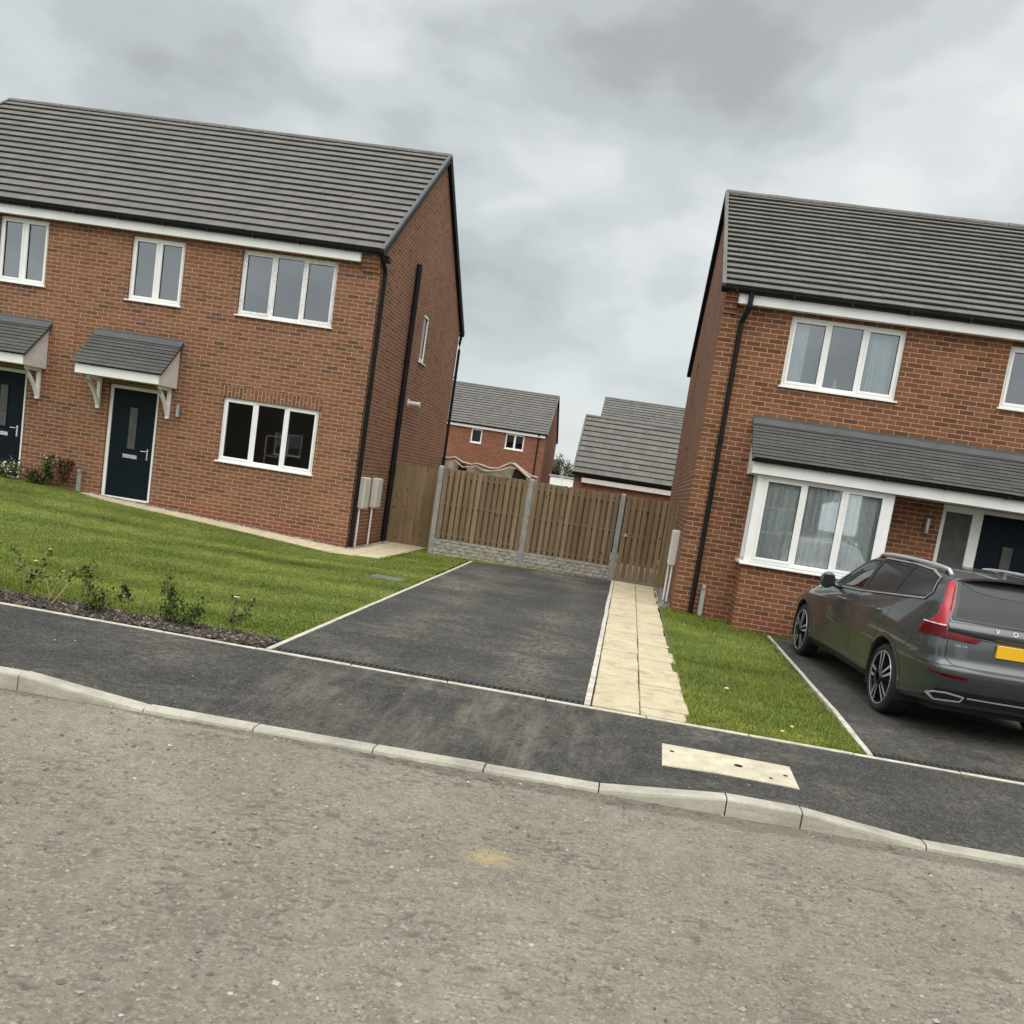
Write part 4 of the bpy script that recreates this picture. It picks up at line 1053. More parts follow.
m = MB(); m.bbox(.32,6.2,-.185,-.16,2.06,2.25,.004); m.box(.32,6.2,-.16,0,2.07,2.09); m.build('fascia', M['whiteD'], ga)
gutter('gutter', ga, -.08, 6.28, -.225, 2.385, .06, False)
for x0 in (.7, 3.5):
    m = MB()
    for k in range(8): m.bbox(x0,x0+2.4,.06,.09,-.9+k*.33,-.9+k*.33+.325,.008)
    m.build('garage_door', M['navy'], ga)
# houses across the road (seen as reflections in the glass and the car)
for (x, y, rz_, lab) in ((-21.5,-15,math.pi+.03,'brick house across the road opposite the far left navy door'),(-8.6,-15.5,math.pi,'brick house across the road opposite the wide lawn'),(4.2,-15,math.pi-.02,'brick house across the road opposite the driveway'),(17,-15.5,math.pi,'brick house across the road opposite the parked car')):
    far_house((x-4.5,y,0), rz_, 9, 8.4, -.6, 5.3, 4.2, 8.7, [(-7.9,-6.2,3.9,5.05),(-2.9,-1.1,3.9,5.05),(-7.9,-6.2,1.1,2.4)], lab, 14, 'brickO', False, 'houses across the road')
o = sheet('front_gardens', -60, 60, -17, -4.2, 24, 4, lambda x, y: -.30, M['soil']); tag(o, kind='structure')

# ------------------------------------------------------------------ fence and gates
FA = -.002
FN = empty('timber_fence', (-3.9877, 18.4605, 0), FA)
tag(FN, 'hit-and-miss timber fence of two panels between concrete posts across the end of the driveway', 'fence')
SP = 1.9312
pz = [-.03, -.02, -.03]
for i in range(3):
    m = MB(); x = SP*i
    m.bbox(x-.055,x+.055,-.055,.055,-.6,pz[i]+1.80,.012); m.face([(x-.043,-.043,pz[i]+1.80),(x+.043,-.043,pz[i]+1.80),(x+.043,.0,pz[i]+1.825),(x-.043,.0,pz[i]+1.825)]); m.face([(x-.043,.043,pz[i]+1.80),(x+.043,.043,pz[i]+1.80),(x+.043,.0,pz[i]+1.825),(x-.043,.0,pz[i]+1.825)])
    m.build('post', M['post'], FN)
for i in range(2):
    xa, xb = SP*i+.057, SP*(i+1)-.057; zb_ = -.03
    # rock-faced gravel board
    nx_, nz_ = 120, 22; xs = np.linspace(xa, xb, nx_); zs = np.linspace(zb_-.05, zb_+.29, nz_)
    Xg, Zg = np.meshgrid(xs, zs); row = np.floor((Zg-zb_)/.075); cx_ = Xg/.21+row*.37+fbm(Xg*2, Zg*2, 3+i)*.6
    ex = np.abs(cx_-np.floor(cx_)-.5); ez = np.abs((Zg-zb_)/.075-row-.5)
    st = np.clip(1.2*(.5-np.maximum(ex**3*4, ez**3*4)), 0, .5)
    Yg = -.028 - .026*st*(.6+.8*vnoise(np.floor(cx_)*3.1+row*7, row*2.3, 5)) - .012*fbm(Xg*16, Zg*24, 9+i)
    V = np.stack([Xg.ravel(), Yg.ravel(), Zg.ravel()], 1); idx = np.arange(nx_*nz_).reshape(nz_, nx_)
    Fq = np.stack([idx[:-1,:-1].ravel(), idx[:-1,1:].ravel(), idx[1:,1:].ravel(), idx[1:,:-1].ravel()], 1)
    # top and back
    g = MB(); g.box(xa, xb, -.022, .022, zb_-.05, zb_+.285); gb = g.build('gravel_board', M['gravelboard'], FN)
    mesh_np('stone_face', V, Fq, M['gravelboard'], gb)
    m = MB(); n = 15; pit_ = (xb-xa)/n; z0, z1 = zb_+.30, zb_+1.785
    for k in range(n):
        x = xa+pit_*(k+.5); wd = .043+random.uniform(-.004,.004); t = random.uniform(-.006,.010)
        m.bbox(x-wd,x+wd,-.040,-.022,z0+random.uniform(-.003,.006),z1+t,.003)
        if k < n-1:
            x2 = x+pit_/2; m.bbox(x2-wd,x2+wd,.022,.040,z0+random.uniform(-.003,.006),z1+random.uniform(-.01,.006),.003)
    for zz in (z0+.10, (z0+z1)/2, z1-.14): m.box(xa,xb,-.0215,.0215,zz-.02,zz+.02)
    m.build('panel', M['wood'], FN)
    if i == 0: pass
m = MB(); y = .06
while y < 1.6: m.bbox(-.10,-.08,y,y+.116,-.05,1.70,.003); y += .118
m.build('return_panel', M['woodG'], FN)
GL = empty('side_gate', (-4.02, 20.15, -.06), FA); tag(GL, 'plain close-boarded timber gate between the brown brick gable and the first concrete post', 'gate')
m = MB(); x = -1.50; k = 0
while x < -.07:
    x1 = min(x+.118, -.058); m.bbox(x+.002,x1-.0015,-.035-.003*(k % 2),-.014,-.09+.02,1.76+random.uniform(-.004,.004),.003); x = x1; k += 1
m.build('board_panel', M['woodG'], GL)
m = MB()
for z in (.18,.9,1.55): m.box(-1.5,-.06,-.0135,.03,z-.04,z+.04); m.cut()
m.build_each('rail', M['woodG'], GL)
m = MB()
for z in (.50,1.05,1.43):
    for q in (-.83,-.72,-.60,-.49): m.tube([(q,-.040,z+random.uniform(-.01,.01)),(q,-.034,z)], .009, 6)
m.build('nail_heads', M['black'], GL)
m = MB()
for q in (-.24,-.13): m.bbox(q-.012,q+.012,-.042,-.036,-.02,.13,.003); m.cut()
m.build_each('drop_bolt', M['steel'], GL)
GR = empty('side_gate', (-3.9877+2*SP, 18.4605, 0), FA); tag(GR, 'slatted timber gate with gaps near its foot at the end of the pale paved path', 'gate')
m = MB(); n = 7; wid_ = .87; pit_ = wid_/n
for k in range(n):
    x = .062+pit_*(k+.5); m.bbox(x-.046,x+.046,-.040,-.022,.05+random.uniform(-.01,.01),1.76+random.uniform(-.006,.008),.003)
    if k < n-1: m.bbox(x+pit_/2-.046,x+pit_/2+.046,.022,.040,.40,1.74,.003)
for zz in (.40,.95,1.55): m.box(.065,.93,-.0215,.0215,zz-.045,zz+.045)
m.build('board_panel', M['wood'], GR)
m = MB(); m.bbox(.935,1.0,-.05,.02,-.15,1.77,.004); m.build('hanging_post', M['woodG'], GR)
m = MB(); m.bbox(.13,.20,-.048,-.040,.92,.98,.003); m.build('latch', M['steel'], GR)
SF = empty('fence_infill', (-3.9877+2*SP, 18.4605, 0), FA); tag(SF, 'narrow close-boarded fence infill between the slatted gate and the red brick gable', 'fence')
m = MB()
for k, x in enumerate((1.003,1.085)): m.bbox(x,x+.079,-.04,-.02,-.15,1.78-.005*k,.003)
m.box(1.003,1.163,-.0195,.02,.3,.38); m.box(1.003,1.163,-.0195,.02,1.4,1.48)
m.build('board_panel', M['woodG'], SF)

# heap under sheeting behind the fence
TP = empty('covered_heap', (0, 26, 0)); tag(TP, 'heap under grey sheeting with a torn pale edge, showing above the left fence panel', 'heap')
prof = [(-6.2,2.02),(-5.75,2.07),(-5.45,2.08),(-5.28,2.13),(-5.02,2.02),(-4.75,1.99),(-4.62,2.04),(-4.45,2.02),(-4.2,1.97),(-3.95,1.99),(-3.62,2.20),(-3.45,2.19),(-3.2,2.05),(-2.95,1.93),(-2.75,1.90)]
m = MB(); pa = []; pb = []; pc = []; pd = []
for i, (x, z) in enumerate(prof):
    j = .05*math.sin(i*2.3); pa.append((x,-.30+j,-.4)); pb.append((x,-.12+j*.7,1.2+.1*math.sin(i*1.7))); pc.append((x,0,z-.02)); pd.append((x,1.4,z-.35))
m.strip(pa, pb, smooth=True); m.strip(pb, pc, smooth=True); m.strip(pc, pd, smooth=True); m.build('sheeting', M['sheet'], TP)
m = MB(); m.tube([(x,-.03,z) for x, z in prof], .026, 7); m.cut(); m.tube([(x+.03,-.10-.04*math.sin(i),z-.10-.05*math.sin(i*1.9)) for i, (x, z) in enumerate(prof[3:12])], .022, 6); m.cut(); m.tube([(-3.5,-.05,2.2),(-3.2,-.14,2.0),(-2.95,-.2,1.85)], .045, 6)
m.build_each('torn_edge', M['sheetR'], TP)
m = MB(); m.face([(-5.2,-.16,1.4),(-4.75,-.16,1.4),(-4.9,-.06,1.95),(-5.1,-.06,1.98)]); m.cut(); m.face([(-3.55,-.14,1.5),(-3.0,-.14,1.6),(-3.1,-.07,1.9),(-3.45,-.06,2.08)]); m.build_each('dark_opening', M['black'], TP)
# white hoarding far behind
HO = empty('site_hoarding', (-5.32, 58, 0)); tag(HO, 'white site hoarding far behind the fence beside the garage', 'hoarding')
m = MB()
for k in range(3): m.bbox(k*.8,k*.8+.795,0,.03,-1.5,2.36,.004)
m.build('panel', M['white'], HO)
m = MB(); m.bbox(-.1,2.5,-.08,-.01,2.40,2.50,.01); m.build('top_rail', M['greypipe'], HO)

# ------------------------------------------------------------------ vegetation
def leafy(name, parent, centers, n, size, mat, spread):
    V = []; F = []
    for i in range(n):
        c = centers[rng.integers(len(centers))]; r = spread(c) if callable(spread) else spread
        d = rng.normal(0, 1, 3); d /= np.linalg.norm(d); p = np.array(c[:3]) + d*r*rng.random()**.5
        e = (Matrix.Translation(Vector(p)) @ Matrix.Rotation(rng.uniform(0,6.28),4,'Z') @ Matrix.Rotation(rng.normal(.5,.6),4,'X')); s = size*rng.uniform(.6,1.3)
        V += [tuple(e @ Vector(q)) for q in ((0,0,0),(s*.32,s*.5,.1*s),(0,s,-.05*s),(-s*.32,s*.5,.1*s))]; F.append((4*i,4*i+1,4*i+2,4*i+3))
    return mesh_np(name, V, F, mat, parent)
def plant(name, label, cat, x, y, z, stems, leaves, stem_mat='stem', blooms=(), group=None):
    """stems: list of polylines (relative); leaves: list of (mat, n, size, spread, along-stem fractions)"""
    p = empty(name, (x, y, z)); tag(p, label, cat, group)
    m = MB(); pts = []
    for st in stems:
        r0 = st[0]; path = [Vector(q) for q in st[1:]]; m.tube(path, r0, 5, r1=r0*.5)
        for a, b in zip(path, path[1:]):
            for t in (.25,.5,.75,1): pts.append(tuple(a.lerp(b, t)))
    m.build('stem', M[stem_mat], p)
    for (mat, n, size, spr, zmin) in leaves:
        c = [q for q in pts if q[2] >= zmin] or pts; leafy('foliage', p, c, n, size, M[mat], spr)
    for (mat, q, s) in blooms:
        b = MB()
        for k in range(7):
            a = 6.28*k/7; b.face([(q[0],q[1],q[2]),(q[0]+s*math.cos(a-.35),q[1]+s*math.sin(a-.35),q[2]+s*.5),(q[0]+s*1.2*math.cos(a),q[1]+s*1.2*math.sin(a),q[2]+s*.35),(q[0]+s*math.cos(a+.35),q[1]+s*math.sin(a+.35),q[2]+s*.5)])
        b.build('flower', M[mat], p)
    return p
GB = 'young shrubs in the bark bed'
zb0 = -.195
plant('young_shrub','spindly shrub with two arching stems, farthest left in the bark bed','shrub',-5.62,8.02,zb0,
  [(.007,(0,0,0),(-.01,0,.22),(-.12,.02,.36),(-.24,.03,.50)),(.005,(-.01,0,.22),(.06,0,.30),(.10,0,.24)),(.004,(-.12,.02,.36),(-.17,.0,.28))],[('leafM',60,.055,.05,.15),('leafD',24,.05,.05,.1),('leafY',14,.045,.06,.3)],'stem',group=GB)
plant('young_shrub','shrub with bare straw coloured canes and thin arching tips in the bark bed','shrub',-5.46,8.12,zb0,
  [(.008,(0,0,0),(.10,0,.14),(.20,.02,.30),(.30,.02,.42),(.42,.02,.46)),(.007,(-.03,0,.05),(.05,0,.22),(.12,.0,.36)),(.005,(-.02,0,.1),(-.12,.02,.35),(-.08,.03,.52)),(.004,(.30,.02,.42),(.36,.02,.34),(.38,.02,.20))],[('leafM',70,.045,.045,.2),('leafD',40,.045,.045,.2),('leafY',26,.04,.05,.30)],'cane',[('petalY',(-.08,.03,.54),.018)],group=GB)
plant('young_shrub','low bushy dark green shrub left of the yellow flowered stem','shrub',-4.98,8.08,zb0,
  [(.006,(0,0,0),(.02,0,.10),(-.05,.01,.20)),(.005,(0,0,0),(.08,0,.12),(.14,0,.20)),(.004,(.02,0,.1),(.06,0,.28)),(.004,(0,0,0),(-.1,0,.1)),(.004,(-.05,.01,.20),(-.10,.0,.30),(-.12,.02,.42))],[('leafD',330,.036,.085,.0),('leafM',60,.034,.09,.1)],group=GB)
plant('young_shrub','thin drooping stem with one yellow bloom in the bark bed','shrub',-4.67,8.14,zb0,
  [(.005,(0,0,0),(.0,0,.16),(-.03,0,.30),(-.07,.01,.26),(-.09,.01,.14))],[('leafD',44,.055,.03,.12)],'stem',[('petalY',(-.03,-.02,.21),.02)],group=GB)
plant('young_shrub','tallest dense dark shrub in the bark bed, leaning to the left','shrub',-4.20,8.18,zb0,
  [(.009,(0,0,0),(-.05,0,.14),(-.10,.01,.30),(-.13,.01,.46)),(.007,(0,0,0),(.10,0,.08),(.22,0,.16)),(.006,(-.05,0,.14),(.05,0,.22)),(.006,(-.10,.01,.30),(-.02,.01,.30)),(.005,(-.02,0,.05),(-.12,0,.12)),(.005,(.10,0,.08),(.2,.02,.05)),(.004,(.22,0,.16),(.27,0,.24))],[('leafD',520,.036,.085,.02),('leafM',240,.032,.095,.06)],'stem',[('petalW',(.06,-.04,.20),.012)],group=GB)
plant('rose_bush','young rose with one pale bloom on an upright stem beside the driveway edging','rose',-3.62,8.20,zb0,
  [(.009,(0,0,0),(.0,0,.16),(.01,0,.36)),(.005,(.0,0,.12),(.08,0,.18),(.15,0,.26),(.18,0,.36)),(.004,(0,0,.1),(-.06,0,.16))],[('leafD',40,.045,.05,.1),('leafM',60,.042,.06,.06),('leafR',40,.035,.03,.05)],'leafR' if False else 'stem',[('petalW',(.01,0,.37),.026),('petalW',(.18,0,.37),.018)],group=GB)
GW = 'shrubs against the brown brick wall'
zw = zback(-12.2)
plant('flowering_shrub','white flowering shrub in front of the far left navy door','shrub',-12.55,16.95,zw,
  [(.006,(0,0,0),(-.1,0,.15),(-.2,0,.25)),(.006,(0,0,0),(.1,0,.2),(.22,0,.22)),(.006,(0,0,0),(.0,0,.28)),(.005,(0,0,0),(-.3,0,.12))],[('leafM',700,.055,.15,.0),('petalW',260,.04,.16,.10)],group=GW)
plant('low_shrub','olive brown rounded shrub right of the white flowering shrub','shrub',-12.02,16.98,zw,
  [(.006,(0,0,0),(-.1,0,.15)),(.006,(0,0,0),(.12,0,.18)),(.006,(0,0,0),(.0,0,.22)),(.005,(0,0,0),(.22,0,.10))],[('leafB',1100,.05,.14,.0),('leafD',260,.05,.12,.0)],group=GW)
plant('flowering_shrub','tall thin shrub with a few white flowers against the wall','shrub',-11.72,17.0,zw,
  [(.007,(0,0,0),(-.03,0,.28),(-.06,0,.50)),(.006,(0,0,.1),(.08,0,.34),(.04,0,.56)),(.004,(0,0,.2),(-.1,0,.36))],[('leafD',300,.055,.09,.05),('leafM',200,.05,.1,.1),('petalW',34,.05,.08,.34)],group=GW)
plant('red_shrub','reddish shrub with dark upright stems nearest the movement joint','shrub',-11.42,17.0,zw,
  [(.008,(0,0,0),(.02,0,.25),(.06,0,.50)),(.006,(0,0,.05),(-.08,0,.3),(-.06,0,.52)),(.005,(0,0,.1),(.12,0,.34),(.16,0,.50))],[('leafR',420,.055,.08,.08),('leafB',160,.05,.09,.3),('leafD',160,.055,.08,.15)],group=GW)
def daisy(x, y, z, lab, s=.019, mat='petalY'):
    p = empty('lawn_flower', (x, y, z)); tag(p, lab, 'flower', 'flowers in the grass')
    m = MB(); m.tube([(0,0,0),(0,0,.045)], .003, 5); m.build('stem', M['leafM'], p)
    b = MB()
    for k in range(9):
        a = 6.28*k/9; b.face([(0,0,.05),(s*math.cos(a-.4),s*math.sin(a-.4),.058),(s*1.1*math.cos(a),s*1.1*math.sin(a),.052),(s*math.cos(a+.4),s*math.sin(a+.4),.058)])
    b.tube([(0,0,.045),(0,0,.062)], s*.45, 7); b.build('flower', M[mat], p)
daisy(-6.90,9.91,zlawn(-6.9,9.9),'pale yellow flower in the left lawn behind the bark bed',.026,'petalY')
daisy(1.82,8.20,-.185,'yellow flower in the narrow lawn, right one of two near the pavement')
daisy(1.69,7.95,-.185,'yellow flower in the narrow lawn, left one of two near the pavement',.016)
daisy(1.34,9.37,-.16,'white flower in the narrow lawn beside the paved path',.022,'petalW')
# far tree between the houses
def tree(name, label, x, y, z, h, wd, seed, leaves=2600, bare=True):
    rs = random.Random(seed); t = empty(name, (x, y, z)); tag(t, label, 'tree')
    m = MB(); tips = []
    def grow(p, d, L_, r, lv):
        q = p+d*L_; mid = p.lerp(q, .5)+Vector((rs.uniform(-1,1),rs.uniform(-1,1),0))*L_*.06; m.tube([p,mid,q], r, 5, False, r1=r*.6); tips.append((lv, mid)); tips.append((lv, q))
        if lv < 5:
            for k in range(3 if lv < 4 else 2):
                a = rs.uniform(0,6.28); e = (d*rs.uniform(.7,1.1)+Vector((math.cos(a),math.sin(a),rs.uniform(-.1,.5)))*rs.uniform(.4,.8)).normalized(); grow(q, e, L_*rs.uniform(.55,.8), r*.58, lv+1)
    grow(Vector((0,0,0)), Vector((0,0,1)), h*.22, h*.022, 0)
    m.build('trunk', M['twig'], t)
    c = [tuple(q) for lv, q in tips if lv >= 2 and q.z < h*.62]
    leafy('crown', t, c, leaves, .16, M['hedge'], .45)
    return t
tree('bare_tree','bare topped olive tree far off between the distant house and the garage roof',-6.0,74,-1.2,8.6,3,5,5200)
tree('garden_tree','bushy tree across the road behind the camera',9.0,-24,-.4,9,4,11,4000)

# ------------------------------------------------------------------ street and garden fixtures
def drain(x0, x1, y, zf, label):
    d = empty('drain_channel', (x0, y, zf(x0, y))); tag(d, label, 'drain'); L_ = x1-x0
    m = MB(); m.box(0,L_,0,.128,-.10,-.085); m.box(0,L_,0,.006,-.10,.001); m.box(0,L_,.119,.125,-.10,.001); m.build('channel', M['grate'], d)
    m = MB(); x = .012
    while x < L_-.02: m.box(x,x+.022,.008,.117,-.016,.005); x += .056
    m.box(0,L_,.006,.02,-.016,.0055); m.box(0,L_,.105,.119,-.016,.0055); m.box(0,L_,.058,.066,-.016,.0045)
    m.build('grate', M['bars'], d)
drain(-3.06, -.11, 7.848, zdrive, 'black slotted drain channel across the mouth of the empty driveway')
drain(2.50, 7.5, 7.848, zright, 'black slotted drain channel across the mouth of the drive with the parked car')
# pale service cover in the pavement
sc = empty('service_cover', (1.10, 6.85, 0), -.03); tag(sc, 'pale rectangular concrete service cover set in the dark pavement', 'cover')
zc_ = [zpave(1.10+x, 6.85+y)+.010 for x, y in ((-.5,-.25),(.5,-.25),(.5,.25),(-.5,.25))]
m = MB(); cs, sn = math.cos(-.03), math.sin(-.03); nx_, ny_ = 14, 6
def cv(i, j, dz=0):
    u, v = i/nx_, j/ny_; a = -.52+1.03*u-.0*v; b = -.26+.53*v
    return (a, b, zpave(1.10+a*cs-b*sn, 6.85+a*sn+b*cs)+.008+dz)
for i in range(nx_):
    for j in range(ny_): m.face([cv(i,j), cv(i+1,j), cv(i+1,j+1), cv(i,j+1)])
for i in range(nx_):
    for j in (0, ny_): m.face([cv(i,j), cv(i+1,j), cv(i+1,j,-.05), cv(i,j,-.05)])
for j in range(ny_):
    for i in (0, nx_): m.face([cv(i,j), cv(i,j+1), cv(i,j+1,-.05), cv(i,j,-.05)])
m.build('cover_slab', M['cover'], sc)
m = MB(); zm_ = sum(zc_)/4
for (a, b, r) in ((-.44,.10,.018),(.08,.03,.035),(.31,-.14,.014),(.44,.0,.018)):
    zz = zpave(1.10+a*cs-b*sn, 6.85+a*sn+b*cs)+.008; m.tube([(a,b,zz-.01),(a,b,zz+.003)], r, 10); m.cut()
m.build_each('lifting_hole', M['grate'], sc)
# inspection cover in the lawn
ic = empty('inspection_cover', (-3.55, 13.6, zlawn(-3.55,13.6))); tag(ic, 'grey inspection cover sunk in the lawn near the driveway edging', 'cover')
m = MB(); m.bbox(-.26,.26,-.17,.17,-.06,.012,.01); m.build('frame', M['dullcover'], ic)
m = MB(); m.bbox(-.20,.20,-.12,.12,-.03,.016,.005); m.build('lid', M['dullcover'], ic)

# ------------------------------------------------------------------ parked estate car
def car():
    root = empty('estate_car', (3.931, 9.842, -.150), .0693)
    tag(root, 'dark grey estate car with red tail lamps and yellow plate parked facing the house', 'car')
    paint = NT('dark_grey_car_paint'); v = paint.coords('Object'); fl = paint.noise(v, 900, 2)
    paint.color(paint.ramp(fl, [(.3,(.036,.041,.044)),(.7,(.062,.068,.072))])); paint.b.inputs['Metallic'].default_value = .30
    dn = paint.noise(v, 2.2, 5, .6); paint.rough(paint.ramp(dn, [(.3,.30),(.7,.42)])); paint.b.inputs['Coat Weight'].default_value = .8; paint.b.inputs['Coat Roughness'].default_value = .05
    paint = paint.mat
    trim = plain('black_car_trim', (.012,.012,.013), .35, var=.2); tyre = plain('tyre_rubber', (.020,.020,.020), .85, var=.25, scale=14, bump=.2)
    red = plain('red_lamp_lens', (.36,.008,.018), .18, var=.12, coat=.35, spec=.3); redD = plain('dark_red_lamp_lens', (.10,.0015,.004), .25, var=.2, coat=0, spec=.2)
    bright = plain('bright_car_trim', (.66,.67,.68), .30, .45, .04); alloy = plain('machined_alloy', (.50,.50,.51), .36, .45, .08); dark = plain('dark_alloy', (.02,.02,.022), .4, .3)
    plate = plain('yellow_plate', (.80,.44,.012), .4, var=.04); cabin = plain('cabin_black', (.022,.022,.024), .8)
    M['privacy'] = plain('privacy_glass', (.040,.043,.045), .12, var=.05, spec=.20)
    lampW = plain('pale_lamp_strip', (.85,.62,.60), .25)
    ip = lambda y, P: float(np.interp(y, [p[0] for p in P], [p[1] for p in P]))
    zroof = [(-1.2,1.590),(-.9,1.600),(-.6,1.617),(0,1.645),(.6,1.656),(1.2,1.655),(1.55,1.640),(1.8,1.600),(2.1,1.48),(2.4,1.335),(2.65,1.215),(2.8,1.155),(3.1,1.125),(3.5,1.07),(3.9,.97),(4.12,.86),(4.26,.72)]
    zbelt = [(-1.2,1.33),(-.6,1.325),(0,1.285),(1.2,1.195),(2.3,1.14),(2.8,1.10),(3.1,1.075),(3.5,1.02),(3.9,.92),(4.12,.82),(4.26,.70)]
    wbelt = [(-1.2,.82),(-.6,.845),(0,.86),(1.2,.865),(2.3,.855),(2.8,.83),(3.3,.80),(3.9,.72),(4.12,.64),(4.26,.5)]
    wroof = [(-1.2,.665),(-.6,.685),(0,.69),(1.0,.685),(1.7,.675),(2.1,.70),(2.5,.755),(2.8,.79),(3.3,.74),(3.9,.62),(4.26,.4)]
    wbody = [(-1.2,.80),(-1.0,.815),(-.9,.885),(-.75,.935),(-.5,.965),(0,.978),(.8,.965),(1.6,.960),(2.4,.965),(3.2,.975),(3.7,.955),(3.95,.91),(4.12,.82),(4.26,.62)]
    zbot = [(-1.2,.36),(-.8,.33),(-.4,.27),(3.6,.26),(4.26,.30)]
    def half(y):
        wb, zb, zr, wr, z0, we = ip(y,wbody), ip(y,zbelt), ip(y,zroof), ip(y,wroof), ip(y,zbot), ip(y,wbelt)
        we = min(we, wb-.05); wr = min(wr, we-.04); zr = max(zr, zb+.012)
        sh = 1.0+.012*max(0, 1-abs(y-.0)/1.2)
        return [(0,z0),(.45,z0),(wb-.14,z0),(wb-.055,z0+.02),(wb-.022,z0+.10),(wb-.03,z0+.29),(wb+.004,.735),(wb-.010,.785),(wb-.004,z0+.46+.05*(y < 1)),(wb*sh,min(zb-.22,.93)),(wb-.030,min(zb-.09,1.10)),(we+.010,zb-.012),(we,zb+.006),(we+(wr-we)*.5+.012,zb+(zr-zb)*.5),(wr+.012,zr-.045-.0*zr),(wr-.075,zr-.002),(.34,zr+.022 if y < 2.75 else zr+.03),(0,zr+.030 if y < 2.75 else zr+.045)]
    dyz = lambda z: float(np.interp(z, [.3,.45,.62,.735,.785,.95,1.19,1.50,1.60,1.7], [.05,-.04,-.115,-.125,-.060,-.03,.015,.27,.36,.37]))
    wy = lambda y: min(1, max(0, (-.30-y)/.68))
    st = [-.985,-.93,-.80,-.62,-.42,-.15,.15,.5,.9,1.3,1.6,1.8,2.1,2.4,2.65,2.8,3.0,3.3,3.6,3.9,4.08,4.2,4.26]
    bm = bmesh.new(); rings = []
    for y in st:
        h = half(y); full = h + [(-x, z) for x, z in reversed(h[1:-1])]
        rings.append([bm.verts.new((x, y + dyz(z)*wy(y), z)) for x, z in full])
    n = len(rings[0]); nh = n//2
    for a, b in zip(rings, rings[1:]):
        for k in range(n): bm.faces.new((a[k], b[k], b[(k+1)%n], a[(k+1)%n]))
    def cap(ring, sgn, bulge):
        # rows 2..13 between the sides, five columns
        L_ = lambda i: ring[i]; Rr = lambda i: ring[n-i]
        rows = []
        for i in range(2, nh-1):
            l, r = L_(i), Rr(i)
            if i == 2: rows.append([l, L_(1), L_(0), Rr(1), r]); continue
            if i == nh-2: rows.append([l, L_(nh-1), L_(nh), Rr(nh-1), r]); continue
            row = [l]
            for t, bl in ((.45,.8),(0,1),(-.45,.8)): row.append(bm.verts.new((l.co.x*t, l.co.y+sgn*bulge*bl, l.co.z)))
            row.append(r); rows.append(row)
        for a, b in zip(rows, rows[1:]):
            for k in range(4): bm.faces.new((a[k], a[k+1], b[k+1], b[k]))
    cap(rings[0], -1, .06); cap(rings[-1], 1, .05)
    bmesh.ops.recalc_face_normals(bm, faces=bm.faces[:])
    me = bpy.data.meshes.new('body'); bm.to_mesh(me); bm.free()
    tmp = bpy.data.objects.new('body', me); COL.objects.link(tmp)
    md = tmp.modifiers.new('s', 'SUBSURF'); md.levels = 3; md.render_levels = 3
    dg = bpy.context.evaluated_depsgraph_get(); body = bpy.data.meshes.new_from_object(tmp.evaluated_get(dg)); bpy.data.objects.remove(tmp)
    bm = bmesh.new(); bm.from_mesh(body); bvh = BVHTree.FromBMesh(bm)
    def hit(axis, a, b, side=-1):
        if axis == 'x': r = bvh.ray_cast(Vector((3*side, a, b)), Vector((-side,0,0)))
        elif axis == 'y': r = bvh.ray_cast(Vector((a, -3, b)), Vector((0,1,0)))
        else: r = bvh.ray_cast(Vector((a, b, 4)), Vector((0,0,-1)))
        if r[0] is None: return None, None
        d = Vector((-side,0,0)) if axis == 'x' else Vector((0,1,0)) if axis == 'y' else Vector((0,0,-1))
        return r[0], (-r[1] if r[1].dot(d) > 0 else r[1])
    def rows_of(poly, nb):
        zs = [p[1] for p in poly]; z0, z1 = min(zs)+1e-4, max(zs)-1e-4; out = []
        for j in range(nb+1):
            z = z0+(z1-z0)*j/nb; xs = []
            for (a, b), (c, d) in zip(poly, poly[1:]+poly[:1]):
                if (b > z) != (d > z): xs.append(a+(c-a)*(z-b)/(d-b))
            if len(xs) >= 2: out.append((z, min(xs), max(xs)))
        return out
    def patch(m, axis, poly, off, nb=12, nc=16, side=-1, thick=.0, lim=None):
        rows = []
        for z, a, b in rows_of(poly, nb):
            if lim:      # stop where the skin turns forward along the flank
                yl = float(np.interp(z, [q[0] for q in lim], [q[1] for q in lim]))
                for _ in range(60):
                    ends = [hit(axis, e, z, side)[0] for e in (a, b)]; st_ = (b-a)/80
                    if ends[0] is None or ends[0].y > yl: a += st_
                    elif ends[1] is None or ends[1].y > yl: b -= st_
                    else: break
            r = []
            for k in range(nc+1):
                p, q = hit(axis, a+(b-a)*k/nc, z, side); r.append(None if p is None else p+q*off)
            rows.append(r)
        for r, s in zip(rows, rows[1:]):
            for k in range(nc):
                q = [r[k], r[k+1], s[k+1], s[k]]
                if all(t is not None for t in q): m.face(q, smooth=True)
        if thick and rows:
            rim = [r[0] for r in rows]+rows[-1][1:-1]+[r[-1] for r in reversed(rows)]+list(reversed(rows[0][1:-1])); rim = [t for t in rim if t is not None]
            c = sum(rim, Vector())/len(rim)
            d = Vector((1,0,0)) if axis == 'x' else Vector((0,1,0)); d = d*(-side if axis == 'x' else 1)
            for a, b in zip(rim, rim[1:]+rim[:1]): m.face([a, b, b+d*thick, a+d*thick])
